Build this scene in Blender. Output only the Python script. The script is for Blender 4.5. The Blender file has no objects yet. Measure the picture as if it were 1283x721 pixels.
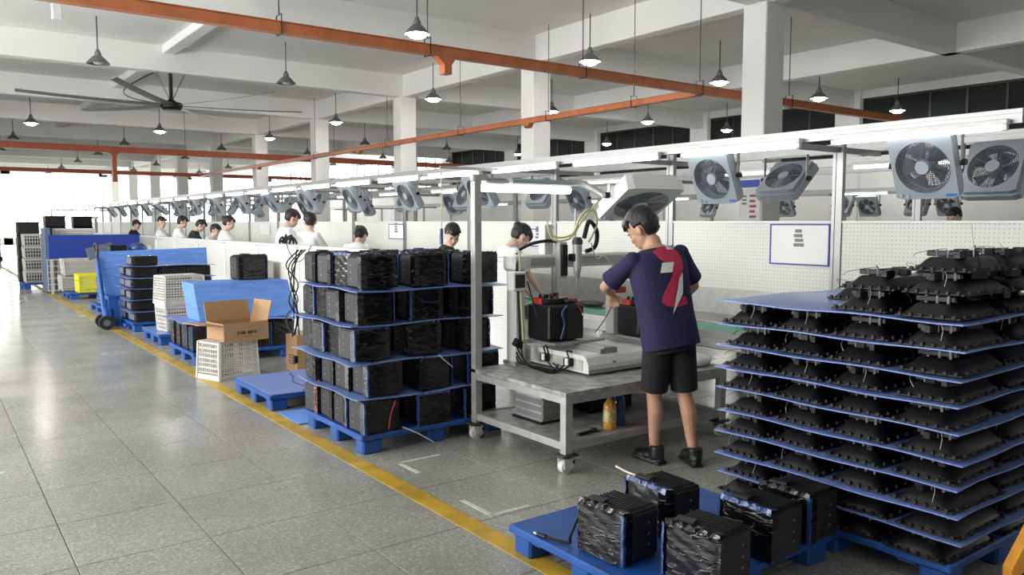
import bpy, bmesh, math, random
from mathutils import Vector, Matrix, Euler
from mathutils.bvhtree import BVHTree

random.seed(11)
SC = bpy.context.scene
COL = SC.collection
PI = math.pi

# ---------------------------------------------------------------- camera
YAW = math.radians(36.5)
PITCH = math.atan(82 / 1000)
cd = bpy.data.cameras.new('camera')
cd.sensor_width = 36.0
cd.lens = 36.0 * 1000 / 1283
cd.clip_end = 300
cam = bpy.data.objects.new('camera', cd)
COL.objects.link(cam)
cam.location = (0, 0, 1.63)
cam.rotation_euler = (PI / 2 - PITCH, 0, -YAW)
SC.camera = cam

# ---------------------------------------------------------------- sky, exposure
w = bpy.data.worlds.new('sky')
SC.world = w
w.use_nodes = True
wb = w.node_tree.nodes['Background']
wb.inputs[0].default_value = (0.98, 0.985, 0.97, 1)
wb.inputs[1].default_value = SKY_STRENGTH = 10.0
SC.view_settings.view_transform = 'Standard'
SC.view_settings.look = 'None'
SC.view_settings.gamma = 1
SC.view_settings.use_curve_mapping = False
SC.view_settings.exposure = 0.30
TUBE = 5.5       # emission of the fluorescent tubes
BULB = 150.0      # emission of the lit pendant bulbs


def portal(name, loc, rot, sx, sy):
    l = bpy.data.lights.new(name, 'AREA')
    l.shape = 'RECTANGLE'
    l.size = sx
    l.size_y = sy
    l.cycles.is_portal = True
    o = bpy.data.objects.new(name, l)
    o.location = loc
    o.rotation_euler = rot
    COL.objects.link(o)


# sampling guides set exactly in window openings, the left ones unseen and added (they give no light of their own; the sky outside does)
portal('window_left_added_offscreen', (-6.45, 11.3, 2.6), (0, -PI / 2, 0), 3.6, 18.2)
portal('window_far_daylight', (9, 66.6, 2.7), (-PI / 2, 0, 0), 30, 4.6)

# ---------------------------------------------------------------- materials
M = {}


def mat(name, col, rough=0.5, metal=0.0, var=0.0, vscale=8.0, bump=0.0, bscale=60.0, emit=None, estr=0.0, coat=0.0,
        stretch=None, alpha=1.0, trans=0.0, spec=0.5):
    m = bpy.data.materials.new(name)
    m.use_nodes = True
    nt = m.node_tree
    b = nt.nodes['Principled BSDF']
    b.inputs['Base Color'].default_value = (*col, 1)
    b.inputs['Roughness'].default_value = rough
    b.inputs['Metallic'].default_value = metal
    b.inputs['Coat Weight'].default_value = coat
    b.inputs['Alpha'].default_value = alpha
    b.inputs['Transmission Weight'].default_value = trans
    b.inputs['Specular IOR Level'].default_value = spec
    if emit:
        b.inputs['Emission Color'].default_value = (*emit, 1)
        b.inputs['Emission Strength'].default_value = estr
    tc = None
    if var > 0 or bump > 0:
        tc = nt.nodes.new('ShaderNodeTexCoord')
        mp = nt.nodes.new('ShaderNodeMapping')
        nt.links.new(tc.outputs['Object'], mp.inputs[0])
        if stretch:
            mp.inputs['Scale'].default_value = stretch
    if var > 0:
        n = nt.nodes.new('ShaderNodeTexNoise')
        n.inputs['Scale'].default_value = vscale
        n.inputs['Detail'].default_value = 6
        nt.links.new(mp.outputs[0], n.inputs['Vector'])
        r = nt.nodes.new('ShaderNodeValToRGB')
        r.color_ramp.elements[0].position = 0.3
        r.color_ramp.elements[1].position = 0.7
        r.color_ramp.elements[0].color = (*[max(0, c * (1 - var)) for c in col], 1)
        r.color_ramp.elements[1].color = (*[min(1, c * (1 + var)) for c in col], 1)
        nt.links.new(n.outputs['Fac'], r.inputs[0])
        nt.links.new(r.outputs[0], b.inputs['Base Color'])
    if bump > 0:
        n2 = nt.nodes.new('ShaderNodeTexNoise')
        n2.inputs['Scale'].default_value = bscale
        n2.inputs['Detail'].default_value = 3
        nt.links.new(mp.outputs[0], n2.inputs['Vector'])
        bp = nt.nodes.new('ShaderNodeBump')
        bp.inputs['Strength'].default_value = bump
        bp.inputs['Distance'].default_value = 0.01
        nt.links.new(n2.outputs['Fac'], bp.inputs['Height'])
        nt.links.new(bp.outputs[0], b.inputs['Normal'])
    M[name] = m
    return m


mat('wall_white', (0.80, 0.80, 0.78), 0.8, var=0.03, vscale=1.5)
mat('ceiling_white', (0.80, 0.80, 0.78), 0.85, var=0.04, vscale=0.7)
mat('column_white', (0.80, 0.80, 0.78), 0.75, var=0.03, vscale=1.2)
mat('joint', (0.10, 0.10, 0.09), 0.8)
mat('window_dark', (0.022, 0.027, 0.025), 0.75, var=0.15, vscale=2, spec=0.15)
mat('mullion', (0.04, 0.045, 0.042), 0.5)
mat('frame_white', (0.8, 0.8, 0.8), 0.5)
mat('orange', (0.50, 0.155, 0.055), 0.42, var=0.16, vscale=5)
mat('orange_red', (0.42, 0.10, 0.045), 0.5, var=0.1, vscale=5)
mat('dark_metal', (0.05, 0.05, 0.05), 0.5, metal=0.3)
mat('lamp_shade', (0.17, 0.175, 0.17), 0.45, metal=0.3)
mat('lamp_inner', (0.7, 0.7, 0.68), 0.5)
mat('bulb_on', (1, 1, 1), 0.4, emit=(1, 0.98, 0.95), estr=BULB)
mat('bulb_off', (0.55, 0.55, 0.52), 0.4)
mat('cart_tube_on', (1, 1, 1), 0.4, emit=(1, 0.99, 0.97), estr=13.0)
mat('tube_on', (1, 1, 1), 0.4, emit=(1, 0.99, 0.97), estr=TUBE)
mat('alu', (0.36, 0.36, 0.36), 0.42, metal=0.6, var=0.06, vscale=4)
mat('steel_grey', (0.42, 0.42, 0.41), 0.45, metal=0.3, var=0.12, vscale=14)
mat('white_paint', (0.78, 0.78, 0.77), 0.45)
mat('fan_housing', (0.34, 0.385, 0.43), 0.45)
mat('fan_back', (0.34, 0.385, 0.43), 0.45)
mat('fan_grille', (0.15, 0.17, 0.20), 0.4)
mat('fan_blade', (0.06, 0.065, 0.075), 0.35)
mat('fan_hub', (0.42, 0.47, 0.54), 0.35)
mat('fan_label', (0.06, 0.2, 0.55), 0.4)
mat('hvls_blade', (0.22, 0.22, 0.21), 0.35, metal=0.3)
mat('black', (0.005, 0.005, 0.006), 0.42, spec=.35)
mat('black_soft', (0.009, 0.009, 0.010), 0.6)
mat('rubber', (0.015, 0.015, 0.015), 0.75)
mat('blue_plastic', (0.012, 0.085, 0.34), 0.45, var=0.18, vscale=9, bump=0.08, bscale=80)
mat('blue_sheet', (0.17, 0.26, 0.58), 0.36, var=0.12, vscale=5, bump=0.15, bscale=30, stretch=(1, 8, 1))
mat('light_blue_board', (0.14, 0.31, 0.78), 0.5, var=0.15, vscale=4, bump=0.12, bscale=30, stretch=(1, 1, 8))
mat('deep_blue_board', (0.012, 0.04, 0.30), 0.5, var=0.1, vscale=4)
mat('yellow_line', (0.52, 0.33, 0.035), 0.45, var=0.30, vscale=5)
mat('white_mark', (0.62, 0.62, 0.60), 0.5, var=0.2, vscale=30)
mat('cardboard', (0.42, 0.255, 0.125), 0.75, var=0.06, vscale=20)
mat('ink', (0.06, 0.035, 0.02), 0.7)
mat('basket_white', (0.70, 0.68, 0.63), 0.5, var=0.08, vscale=7)
mat('basket_grey', (0.48, 0.47, 0.44), 0.5, var=0.08, vscale=7)
mat('basket_yellow', (0.75, 0.72, 0.02), 0.45, var=0.08, vscale=7)
mat('grey_plastic', (0.13, 0.145, 0.165), 0.5)
mat('blue_grey', (0.10, 0.15, 0.24), 0.5)
mat('panel_grey', (0.017, 0.018, 0.022), 0.5)
mat('tape_blue', (0.02, 0.06, 0.20), 0.22, coat=0.5, bump=.6, bscale=60)
mat('conveyor_green', (0.09, 0.36, 0.22), 0.5, var=0.06, vscale=5)
mat('machine_white', (0.76, 0.76, 0.74), 0.4, var=0.08, vscale=9)
mat('machine_dirty', (0.50, 0.48, 0.44), 0.5, var=0.25, vscale=10)
mat('table_top', (0.34, 0.335, 0.325), 0.40, var=0.5, vscale=13)
mat('red', (0.42, 0.03, 0.02), 0.5)
mat('red_wire', (0.5, 0.03, 0.03), 0.4)
mat('wire_pale', (0.65, 0.60, 0.48), 0.4)
mat('wire_yellow', (0.55, 0.52, 0.30), 0.4)
mat('screen', (0.03, 0.035, 0.04), 0.15)
mat('paper', (0.83, 0.83, 0.83), 0.6)
mat('purple_edge', (0.05, 0.035, 0.33), 0.5)
mat('figure_grey', (0.2, 0.2, 0.2), 0.6)
mat('sign_blue', (0.03, 0.09, 0.45), 0.5)
mat('sign_red', (0.4, 0.08, 0.1), 0.5)
mat('skin', (0.58, 0.33, 0.22), 0.5, var=0.05, vscale=9)
mat('skin_pale', (0.70, 0.47, 0.37), 0.5, var=0.04, vscale=9)
mat('hair', (0.012, 0.010, 0.010), 0.4, bump=0.5, bscale=70, stretch=(3, 3, 0.6))
mat('shirt_navy', (0.020, 0.017, 0.068), 0.85, var=0.12, vscale=14, bump=0.25, bscale=14)
mat('shirt_white', (0.80, 0.80, 0.80), 0.85, bump=0.2, bscale=14)
mat('shirt_black', (0.02, 0.02, 0.024), 0.85, bump=0.2, bscale=14)
mat('trousers', (0.03, 0.033, 0.05), 0.85)
mat('shorts_black', (0.010, 0.010, 0.011), 0.85, bump=0.2, bscale=14)
mat('shoe_black', (0.012, 0.012, 0.012), 0.4)
mat('print_red', (0.50, 0.025, 0.085), 0.7, var=0.12, vscale=20)
mat('print_white', (0.75, 0.74, 0.72), 0.7)
mat('eye_dark', (0.01, 0.008, 0.008), 0.2)
mat('lip', (0.42, 0.18, 0.15), 0.5)
mat('bottle_orange', (0.60, 0.30, 0.03), 0.2, coat=0.5, var=0.3, vscale=25)
mat('bottle_label', (0.50, 0.42, 0.20), 0.4, var=0.6, vscale=35)
mat('bottle_blue', (0.02, 0.03, 0.12), 0.2, coat=0.5, var=0.3, vscale=25)
mat('bag_white', (0.75, 0.75, 0.74), 0.35, bump=0.6, bscale=14)
mat('orange_yellow', (0.62, 0.27, 0.03), 0.45, var=0.15, vscale=12)
mat('far_grey', (0.2, 0.2, 0.21), 0.6)
mat('shell_black', (0.009, 0.009, 0.010), 0.34, var=0.2, vscale=8, spec=.4)
mat('green_dark', (0.09, 0.13, 0.12), 0.5)


def film_material():
    m = bpy.data.materials.new('film_black')
    m.use_nodes = True
    nt = m.node_tree
    b = nt.nodes['Principled BSDF']
    b.inputs['Base Color'].default_value = (0.006, 0.006, 0.007, 1)
    b.inputs['Roughness'].default_value = 0.16
    b.inputs['Coat Weight'].default_value = 0.3
    b.inputs['Specular IOR Level'].default_value = 0.3
    b.inputs['Coat Roughness'].default_value = 0.08
    tc = nt.nodes.new('ShaderNodeTexCoord')
    oi = nt.nodes.new('ShaderNodeObjectInfo')
    ad = nt.nodes.new('ShaderNodeVectorMath')
    ad.operation = 'ADD'
    sc = nt.nodes.new('ShaderNodeVectorMath')
    sc.operation = 'SCALE'
    sc.inputs[3].default_value = 9
    nt.links.new(oi.outputs['Location'], sc.inputs[0])
    nt.links.new(tc.outputs['Object'], ad.inputs[0])
    nt.links.new(sc.outputs[0], ad.inputs[1])
    mp = nt.nodes.new('ShaderNodeMapping')
    mp.inputs['Scale'].default_value = (4, 4, 15)
    mp.inputs['Rotation'].default_value = (0.45, 0.35, 0.2)
    nt.links.new(ad.outputs[0], mp.inputs[0])
    n = nt.nodes.new('ShaderNodeTexNoise')
    n.inputs['Scale'].default_value = 2.2
    n.inputs['Detail'].default_value = 3
    n.inputs['Distortion'].default_value = 1.4
    nt.links.new(mp.outputs[0], n.inputs['Vector'])
    rp = nt.nodes.new('ShaderNodeValToRGB')
    rp.color_ramp.interpolation = 'EASE'
    rp.color_ramp.elements[0].position = 0.56
    rp.color_ramp.elements[1].position = 0.70
    nt.links.new(n.outputs['Fac'], rp.inputs[0])
    bp = nt.nodes.new('ShaderNodeBump')
    bp.inputs['Strength'].default_value = 0.38
    bp.inputs['Distance'].default_value = 0.02
    nt.links.new(rp.outputs[0], bp.inputs['Height'])
    nt.links.new(bp.outputs[0], b.inputs['Normal'])
    nt.links.new(bp.outputs[0], b.inputs['Coat Normal'])
    M['film'] = m


film_material()


def floor_material():
    m = bpy.data.materials.new('terrazzo')
    m.use_nodes = True
    nt = m.node_tree
    b = nt.nodes['Principled BSDF']
    tc = nt.nodes.new('ShaderNodeTexCoord')
    geo = nt.nodes.new('ShaderNodeNewGeometry')
    v = nt.nodes.new('ShaderNodeTexVoronoi')
    v.inputs['Scale'].default_value = 110
    nt.links.new(geo.outputs['Position'], v.inputs['Vector'])
    bw = nt.nodes.new('ShaderNodeSeparateColor')
    nt.links.new(v.outputs['Color'], bw.inputs[0])
    r = nt.nodes.new('ShaderNodeValToRGB')
    e = r.color_ramp.elements
    e[0].position = 0.0
    e[0].color = (0.29, 0.287, 0.255, 1)
    e[1].position = 1.0
    e[1].color = (0.50, 0.495, 0.44, 1)
    k = r.color_ramp.elements.new(0.72)
    k.color = (0.37, 0.366, 0.325, 1)
    nt.links.new(bw.outputs[0], r.inputs[0])
    n = nt.nodes.new('ShaderNodeTexNoise')
    n.inputs['Scale'].default_value = 1.3
    n.inputs['Detail'].default_value = 5
    nt.links.new(geo.outputs['Position'], n.inputs['Vector'])
    mr = nt.nodes.new('ShaderNodeMapRange')
    mr.inputs[1].default_value = 0.3
    mr.inputs[2].default_value = 0.7
    mr.inputs[3].default_value = 0.86
    mr.inputs[4].default_value = 1.1
    nt.links.new(n.outputs['Fac'], mr.inputs[0])
    mx = nt.nodes.new('ShaderNodeVectorMath')
    mx.operation = 'SCALE'
    nt.links.new(r.outputs[0], mx.inputs[0])
    nt.links.new(mr.outputs[0], mx.inputs[3])
    nt.links.new(mx.outputs[0], b.inputs['Base Color'])
    mr2 = nt.nodes.new('ShaderNodeMapRange')
    mr2.inputs[1].default_value = 0.3
    mr2.inputs[2].default_value = 0.7
    mr2.inputs[3].default_value = 0.16
    mr2.inputs[4].default_value = 0.28
    nt.links.new(n.outputs['Fac'], mr2.inputs[0])
    nt.links.new(mr2.outputs[0], b.inputs['Roughness'])
    M['terrazzo'] = m


floor_material()


def pegboard_material():
    m = bpy.data.materials.new('pegboard')
    m.use_nodes = True
    nt = m.node_tree
    b = nt.nodes['Principled BSDF']
    b.inputs['Roughness'].default_value = 0.5
    geo = nt.nodes.new('ShaderNodeNewGeometry')
    sx = nt.nodes.new('ShaderNodeSeparateXYZ')
    nt.links.new(geo.outputs['Position'], sx.inputs[0])
    outs = []
    for ax in (1, 2):
        d = nt.nodes.new('ShaderNodeMath')
        d.operation = 'DIVIDE'
        d.inputs[1].default_value = 0.032
        nt.links.new(sx.outputs[ax], d.inputs[0])
        f = nt.nodes.new('ShaderNodeMath')
        f.operation = 'FRACT'
        nt.links.new(d.outputs[0], f.inputs[0])
        s = nt.nodes.new('ShaderNodeMath')
        s.operation = 'SUBTRACT'
        s.inputs[1].default_value = 0.5
        nt.links.new(f.outputs[0], s.inputs[0])
        p = nt.nodes.new('ShaderNodeMath')
        p.operation = 'POWER'
        p.inputs[1].default_value = 2
        nt.links.new(s.outputs[0], p.inputs[0])
        outs.append(p)
    a = nt.nodes.new('ShaderNodeMath')
    a.operation = 'ADD'
    nt.links.new(outs[0].outputs[0], a.inputs[0])
    nt.links.new(outs[1].outputs[0], a.inputs[1])
    l = nt.nodes.new('ShaderNodeMath')
    l.operation = 'LESS_THAN'
    l.inputs[1].default_value = 0.013
    nt.links.new(a.outputs[0], l.inputs[0])
    mix = nt.nodes.new('ShaderNodeMix')
    mix.data_type = 'RGBA'
    mix.inputs[6].default_value = (0.74, 0.74, 0.685, 1)
    mix.inputs[7].default_value = (0.22, 0.22, 0.20, 1)
    nt.links.new(l.outputs[0], mix.inputs[0])
    nt.links.new(mix.outputs[2], b.inputs['Base Color'])
    M['pegboard'] = m


pegboard_material()

# ---------------------------------------------------------------- mesh helpers
_bev = {}


def bevel_box(sx, sy, sz, ch, seg=1):
    key = (round(sx, 4), round(sy, 4), round(sz, 4), ch, seg)
    if key not in _bev:
        bm = bmesh.new()
        bmesh.ops.create_cube(bm, size=1)
        for v in bm.verts:
            v.co = Vector((v.co.x * sx, v.co.y * sy, v.co.z * sz))
        if ch > 0:
            bmesh.ops.bevel(bm, geom=bm.edges[:], offset=ch, segments=seg, profile=0.5, affect='EDGES')
        bm.verts.index_update()
        _bev[key] = ([v.co.copy() for v in bm.verts], [[v.index for v in f.verts] for f in bm.faces])
        bm.free()
    return _bev[key]


class MB:
    def __init__(self):
        self.v = []
        self.f = []

    def add(self, vs, fs, mtx=None):
        o = len(self.v)
        self.v += [tuple(mtx @ Vector(p)) if mtx else tuple(p) for p in vs]
        self.f += [[i + o for i in f] for f in fs]
        return self

    def box(self, c, s, rot=None, ch=0.0, seg=1):
        vs, fs = bevel_box(s[0], s[1], s[2], ch, seg)
        m = Matrix.Translation(Vector(c))
        if rot:
            m = m @ Euler(rot).to_matrix().to_4x4()
        return self.add(vs, fs, m)

    def bb(self, x0, x1, y0, y1, z0, z1, ch=0.0):
        return self.box(((x0 + x1) / 2, (y0 + y1) / 2, (z0 + z1) / 2), (abs(x1 - x0), abs(y1 - y0), abs(z1 - z0)), ch=ch)

    def cyl(self, p0, p1, r0, r1=None, n=12):
        r1 = r0 if r1 is None else r1
        p0, p1 = Vector(p0), Vector(p1)
        q = (p1 - p0).to_track_quat('Z', 'Y').to_matrix()
        vs = []
        for p, r in ((p0, r0), (p1, r1)):
            for i in range(n):
                a = 2 * PI * i / n
                vs.append(p + q @ Vector((r * math.cos(a), r * math.sin(a), 0)))
        fs = [[i, (i + 1) % n, n + (i + 1) % n, n + i] for i in range(n)]
        fs += [list(range(n))[::-1], list(range(n, 2 * n))]
        return self.add(vs, fs)

    def tube(self, pts, r, n=6, closed=False):
        pts = [Vector(p) for p in pts]
        radii = r if isinstance(r, (list, tuple)) else [r] * len(pts)
        vs = []
        m = len(pts)
        ref = Vector((0.31, 0.17, 0.93)).normalized()
        for i, p in enumerate(pts):
            if closed:
                t = pts[(i + 1) % m] - pts[i - 1]
            else:
                t = pts[min(i + 1, m - 1)] - pts[max(i - 1, 0)]
            t.normalize()
            if i == 0:
                u = t.cross(ref)
                if u.length < 0.05:
                    u = t.cross(Vector((1, 0, 0)))
            else:
                u = u - t * u.dot(t)
                if u.length < 1e-5:
                    u = t.orthogonal()
            u.normalize()
            wv = t.cross(u)
            for k in range(n):
                a = 2 * PI * k / n
                vs.append(p + (u * math.cos(a) + wv * math.sin(a)) * radii[i])
        fs = []
        for i in range(m if closed else m - 1):
            j = (i + 1) % m
            for k in range(n):
                fs.append([i * n + k, i * n + (k + 1) % n, j * n + (k + 1) % n, j * n + k])
        if not closed:
            fs += [list(range(n))[::-1], [(m - 1) * n + k for k in range(n)]]
        return self.add(vs, fs)

    def lathe(self, prof, n=20, c=(0, 0, 0)):
        vs, fs = [], []
        for (r, z) in prof:
            for k in range(n):
                a = 2 * PI * k / n
                vs.append((c[0] + r * math.cos(a), c[1] + r * math.sin(a), c[2] + z))
        for i in range(len(prof) - 1):
            for k in range(n):
                fs.append([i * n + k, i * n + (k + 1) % n, (i + 1) * n + (k + 1) % n, (i + 1) * n + k])
        return self.add(vs, fs)

    def ring(self, R, r, n=28, m=4, mtx=None, c=(0, 0, 0)):
        vs, fs = [], []
        for i in range(n):
            a = 2 * PI * i / n
            for k in range(m):
                b = 2 * PI * k / m
                vs.append((c[0] + (R + r * math.cos(b)) * math.cos(a), c[1] + (R + r * math.cos(b)) * math.sin(a), c[2] + r * math.sin(b)))
        for i in range(n):
            for k in range(m):
                fs.append([i * m + k, ((i + 1) % n) * m + k, ((i + 1) % n) * m + (k + 1) % m, i * m + (k + 1) % m])
        return self.add(vs, fs, mtx)

    def prism(self, poly, z0, z1, mtx=None):
        n = len(poly)
        vs = [(x, y, z0) for x, y in poly] + [(x, y, z1) for x, y in poly]
        fs = [[i, (i + 1) % n, n + (i + 1) % n, n + i] for i in range(n)] + [list(range(n))[::-1], list(range(n, 2 * n))]
        return self.add(vs, fs, mtx)

    def ell(self, c, r, rot=None, nu=16, nv=10):
        vs, fs = [], []
        m = Matrix.Translation(Vector(c))
        if rot:
            m = m @ Euler(rot).to_matrix().to_4x4()
        for j in range(1, nv):
            t = PI * j / nv
            for i in range(nu):
                a = 2 * PI * i / nu
                vs.append((r[0] * math.sin(t) * math.cos(a), r[1] * math.sin(t) * math.sin(a), r[2] * math.cos(t)))
        top = len(vs)
        vs += [(0, 0, r[2]), (0, 0, -r[2])]
        for j in range(nv - 2):
            for i in range(nu):
                fs.append([j * nu + i, j * nu + (i + 1) % nu, (j + 1) * nu + (i + 1) % nu, (j + 1) * nu + i][::-1])
        for i in range(nu):
            fs.append([top, i, (i + 1) % nu])
            fs.append([top + 1, (nv - 2) * nu + (i + 1) % nu, (nv - 2) * nu + i])
        return self.add(vs, fs, m)

    def mesh(self, name, m, smooth=False):
        me = bpy.data.meshes.new(name)
        me.from_pydata(self.v, [], self.f)
        me.materials.append(M[m] if isinstance(m, str) else m)
        bm = bmesh.new()
        bm.from_mesh(me)
        bmesh.ops.recalc_face_normals(bm, faces=bm.faces)
        bm.to_mesh(me)
        bm.free()
        if smooth:
            me.polygons.foreach_set('use_smooth', [True] * len(me.polygons))
            try:
                me.set_sharp_from_angle(angle=math.radians(42))
            except Exception:
                pass
        me.update()
        return me

    def build(self, name, m, parent=None, loc=(0, 0, 0), rot=(0, 0, 0), smooth=False):
        return obj(name, self.mesh(name, m, smooth), parent, loc, rot)


def obj(name, me, parent=None, loc=(0, 0, 0), rot=(0, 0, 0)):
    o = bpy.data.objects.new(name, me)
    COL.objects.link(o)
    o.parent = parent
    o.location = loc
    o.rotation_euler = rot
    return o


def tag(o, label, cat, group=None, kind=None):
    if label:
        o['label'] = label
    if cat:
        o['category'] = cat
    if group:
        o['group'] = group
    if kind:
        o['kind'] = kind
    return o


ORDN = ['first', 'second', 'third', 'fourth', 'fifth', 'sixth', 'seventh', 'eighth', 'ninth', 'tenth', 'eleventh', 'twelfth', 'thirteenth', 'fourteenth',
        'fifteenth', 'sixteenth', 'seventeenth', 'eighteenth', 'nineteenth', 'twentieth', 'twenty-first', 'twenty-second', 'twenty-third', 'twenty-fourth', 'twenty-fifth']


def thing(name, label, cat, loc=(0, 0, 0), rz=0.0, group=None):
    o = bpy.data.objects.new(name, None)
    o.empty_display_size = 0.1
    COL.objects.link(o)
    o.location = loc
    o.rotation_euler = (0, 0, rz)
    return tag(o, label, cat, group)


def struct(o, label=None):
    o['kind'] = 'structure'
    if label:
        o['label'] = label
    return o


def kids(o):
    return [c for c in COL.objects if c.parent == o]


def clone(root, loc=None, rot=None, label=None, group=None, parent=None, _tree=None):
    if _tree is None:
        _tree = {}
        for c in COL.objects:
            if c.parent:
                _tree.setdefault(c.parent.name, []).append(c)
    c = root.copy()
    COL.objects.link(c)
    if parent:
        c.parent = parent
    if loc is not None:
        c.location = loc
    if rot is not None:
        c.rotation_euler = rot if isinstance(rot, (tuple, list)) else (0, 0, rot)
    if label:
        c['label'] = label
    if group:
        c['group'] = group
    for ch in _tree.get(root.name, []):
        clone(ch, parent=c, _tree=_tree)
    return c


def drop(root):
    for c in kids(root):
        drop(c)
    bpy.data.objects.remove(root)


def smooth_pts(pts, n=4):
    """Catmull-Rom through pts"""
    P = [Vector(p) for p in pts]
    out = []
    for i in range(len(P) - 1):
        a, b, c, d = P[max(i - 1, 0)], P[i], P[i + 1], P[min(i + 2, len(P) - 1)]
        for k in range(n):
            t = k / n
            out.append(0.5 * ((2 * b) + (c - a) * t + (2 * a - 5 * b + 4 * c - d) * t * t + (3 * b - a - 3 * c + d) * t ** 3))
    out.append(P[-1])
    return out

# ================================================================ the building
XW, YF = 24.0, 66.5          # right wall and far wall
XL, YN = -6.4, -5.0          # left wall and wall behind the camera
SLAB, BEAM = 5.75, 5.15

TX, TY = 0.613, 0.66
fl = struct(MB().bb(XL, XW, YN, YF, -0.10, -0.006).build('floor', 'joint'), 'grey speckled terrazzo tile floor with thin dark joints')
tile = MB().box((0, 0, -0.006), (TX - 0.005, TY - 0.005, 0.012), ch=0.0015).mesh('tile', 'terrazzo')
cand = []
i0, i1 = int((XL - 0.52) / TX), int((XW - 0.52) / TX)
j0, j1 = int((YN - 4.17) / TY), int((YF - 4.17) / TY)
sY, cY = math.sin(YAW), math.cos(YAW)
for i in range(i0, i1 + 1):
    for j in range(j0, j1 + 1):
        x, y = 0.52 + (i + 0.5) * TX, 4.17 + (j + 0.5) * TY
        if x - TX / 2 < XL or x + TX / 2 > XW or y - TY / 2 < YN or y + TY / 2 > YF:
            continue
        f = sY * x + cY * y
        r = cY * x - sY * y
        inview = f > 2.9 and abs(r / f) < 0.72 and x < 5.0
        cand.append((0 if inview else 1, x * x + y * y, x, y))
cand.sort()
for c in cand[:280]:
    obj('tile', tile, fl, (c[2], c[3], 0))
mb = MB()
for c in cand[280:]:
    x, y = c[2], c[3]
    a, b = TX / 2 - 0.0025, TY / 2 - 0.0025
    mb.add([(x - a, y - b, 0), (x + a, y - b, 0), (x + a, y + b, 0), (x - a, y + b, 0),
            (x - a, y - b, -.008), (x + a, y - b, -.008), (x + a, y + b, -.008), (x - a, y + b, -.008)],
           [[0, 1, 2, 3], [0, 4, 5, 1], [1, 5, 6, 2], [2, 6, 7, 3], [3, 7, 4, 0]])
o = mb.build('distant_tiles', 'terrazzo', fl)
o['kind'] = 'stuff'

# ceiling with downstand beams
ce = struct(MB().bb(XL, XW, YN, YF, SLAB, SLAB + 0.15).build('ceiling', 'ceiling_white'), 'white concrete ceiling with deep beams')
for k in range(-2, 10):
    y = 8.28 + 6.03 * k
    if YN < y < YF:
        MB().bb(XL, XW, y - 0.17, y + 0.17, BEAM, SLAB + .01, 0.012).build('beam', 'ceiling_white', ce)
for x in (4.9, 11.25, 17.6):
    MB().bb(x - 0.14, x + 0.14, YN, YF, BEAM + (0.0 if x > 10 else 0.42), SLAB + .01, 0.012).build('beam', 'ceiling_white', ce)

colm = MB().box((0, 0, BEAM / 2), (0.5, 0.45, BEAM), ch=0.015).mesh('column', 'column_white')
for k in range(10):
    o = obj('column', colm, None, (11.25, 8.28 + 6.03 * k, 0))
    struct(o, 'square white concrete column, %s in its row from the orange tray corner' % ORDN[k])
    o['category'] = 'column'
    o['group'] = 'row of white columns'

# right wall, high windows
WZ0, WZ1 = 3.35, 5.5
mb = MB().bb(XW, XW + 0.25, YN, YF, 0, WZ0)
mb.bb(XW, XW + 0.25, YN, YF, WZ1, SLAB)
pil = [14.35 + 6.05 * k for k in range(-3, 10)]
for y in pil:
    mb.bb(XW - 0.12, XW + 0.25, y - 0.42, y + 0.42, 0, SLAB)
struct(mb.build('wall_right', 'wall_white'), 'long white wall under high windows')
wn = 0
for a, b in zip(pil[:-1], pil[1:]):
    wn += 1
    y0, y1 = a + 0.42, b - 0.42
    dark = a < 33
    wv = struct(thing('window_%d' % wn, 'high window of dark panels' if dark else 'high window with daylight behind dark mullions', None, (XW + 0.1, (y0 + y1) / 2, WZ0)))
    if 'category' in wv:
        del wv['category']
    n = 5
    wd = (y1 - y0) / n
    pm = MB().box((0, 0, (WZ1 - WZ0) / 2), (0.03, wd - 0.05, WZ1 - WZ0 - 0.06)).mesh('pane', 'window_dark' if dark else 'pane_sky' if 'pane_sky' in M else 'window_dark')
    mm = MB().box((0, 0, (WZ1 - WZ0) / 2), (0.08, 0.06, WZ1 - WZ0)).mesh('mullion', 'mullion')
    for q in range(n):
        if dark:
            obj('pane', pm, wv, (0, -((y1 - y0) / 2) + (q + 0.5) * wd, 0))
    for q in range(n + 1):
        obj('mullion', mm, wv, (0, -((y1 - y0) / 2) + q * wd, 0))
    MB().bb(-.04, .04, -(y1 - y0) / 2, (y1 - y0) / 2, 0, 0.06).build('sill_bar', 'mullion', wv)
    MB().bb(-.04, .04, -(y1 - y0) / 2, (y1 - y0) / 2, WZ1 - WZ0 - 0.06, WZ1 - WZ0).build('head_bar', 'mullion', wv)

# far wall: almost all window
mb = MB().bb(XL, XW, YF, YF + 0.25, 0, 0.5).bb(XL, XW, YF, YF + 0.25, 5.0, SLAB)
fx = [XL + 0.2, -0.9, 5.0, 11.2, 17.3, XW - 0.2]
for x in fx:
    mb.bb(x - 0.28, x + 0.28, YF, YF + 0.25, 0, SLAB)
struct(mb.build('wall_far', 'wall_white'), 'far end wall filled with bright windows')
for a, b in zip(fx[:-1], fx[1:]):
    wn += 1
    wv = struct(thing('window_%d' % wn, 'tall bright window in the far end wall', None, ((a + b) / 2, YF + 0.1, 0.5)))
    h = (b - a) / 2 - 0.28
    for q in range(-3, 4):
        MB().bb(q * h / 3 - .03, q * h / 3 + .03, -.03, .03, 0, 4.5).build('mullion', 'frame_white', wv)
    MB().bb(-h, h, -.03, .03, 2.9, 2.97).build('transom', 'frame_white', wv)

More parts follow.
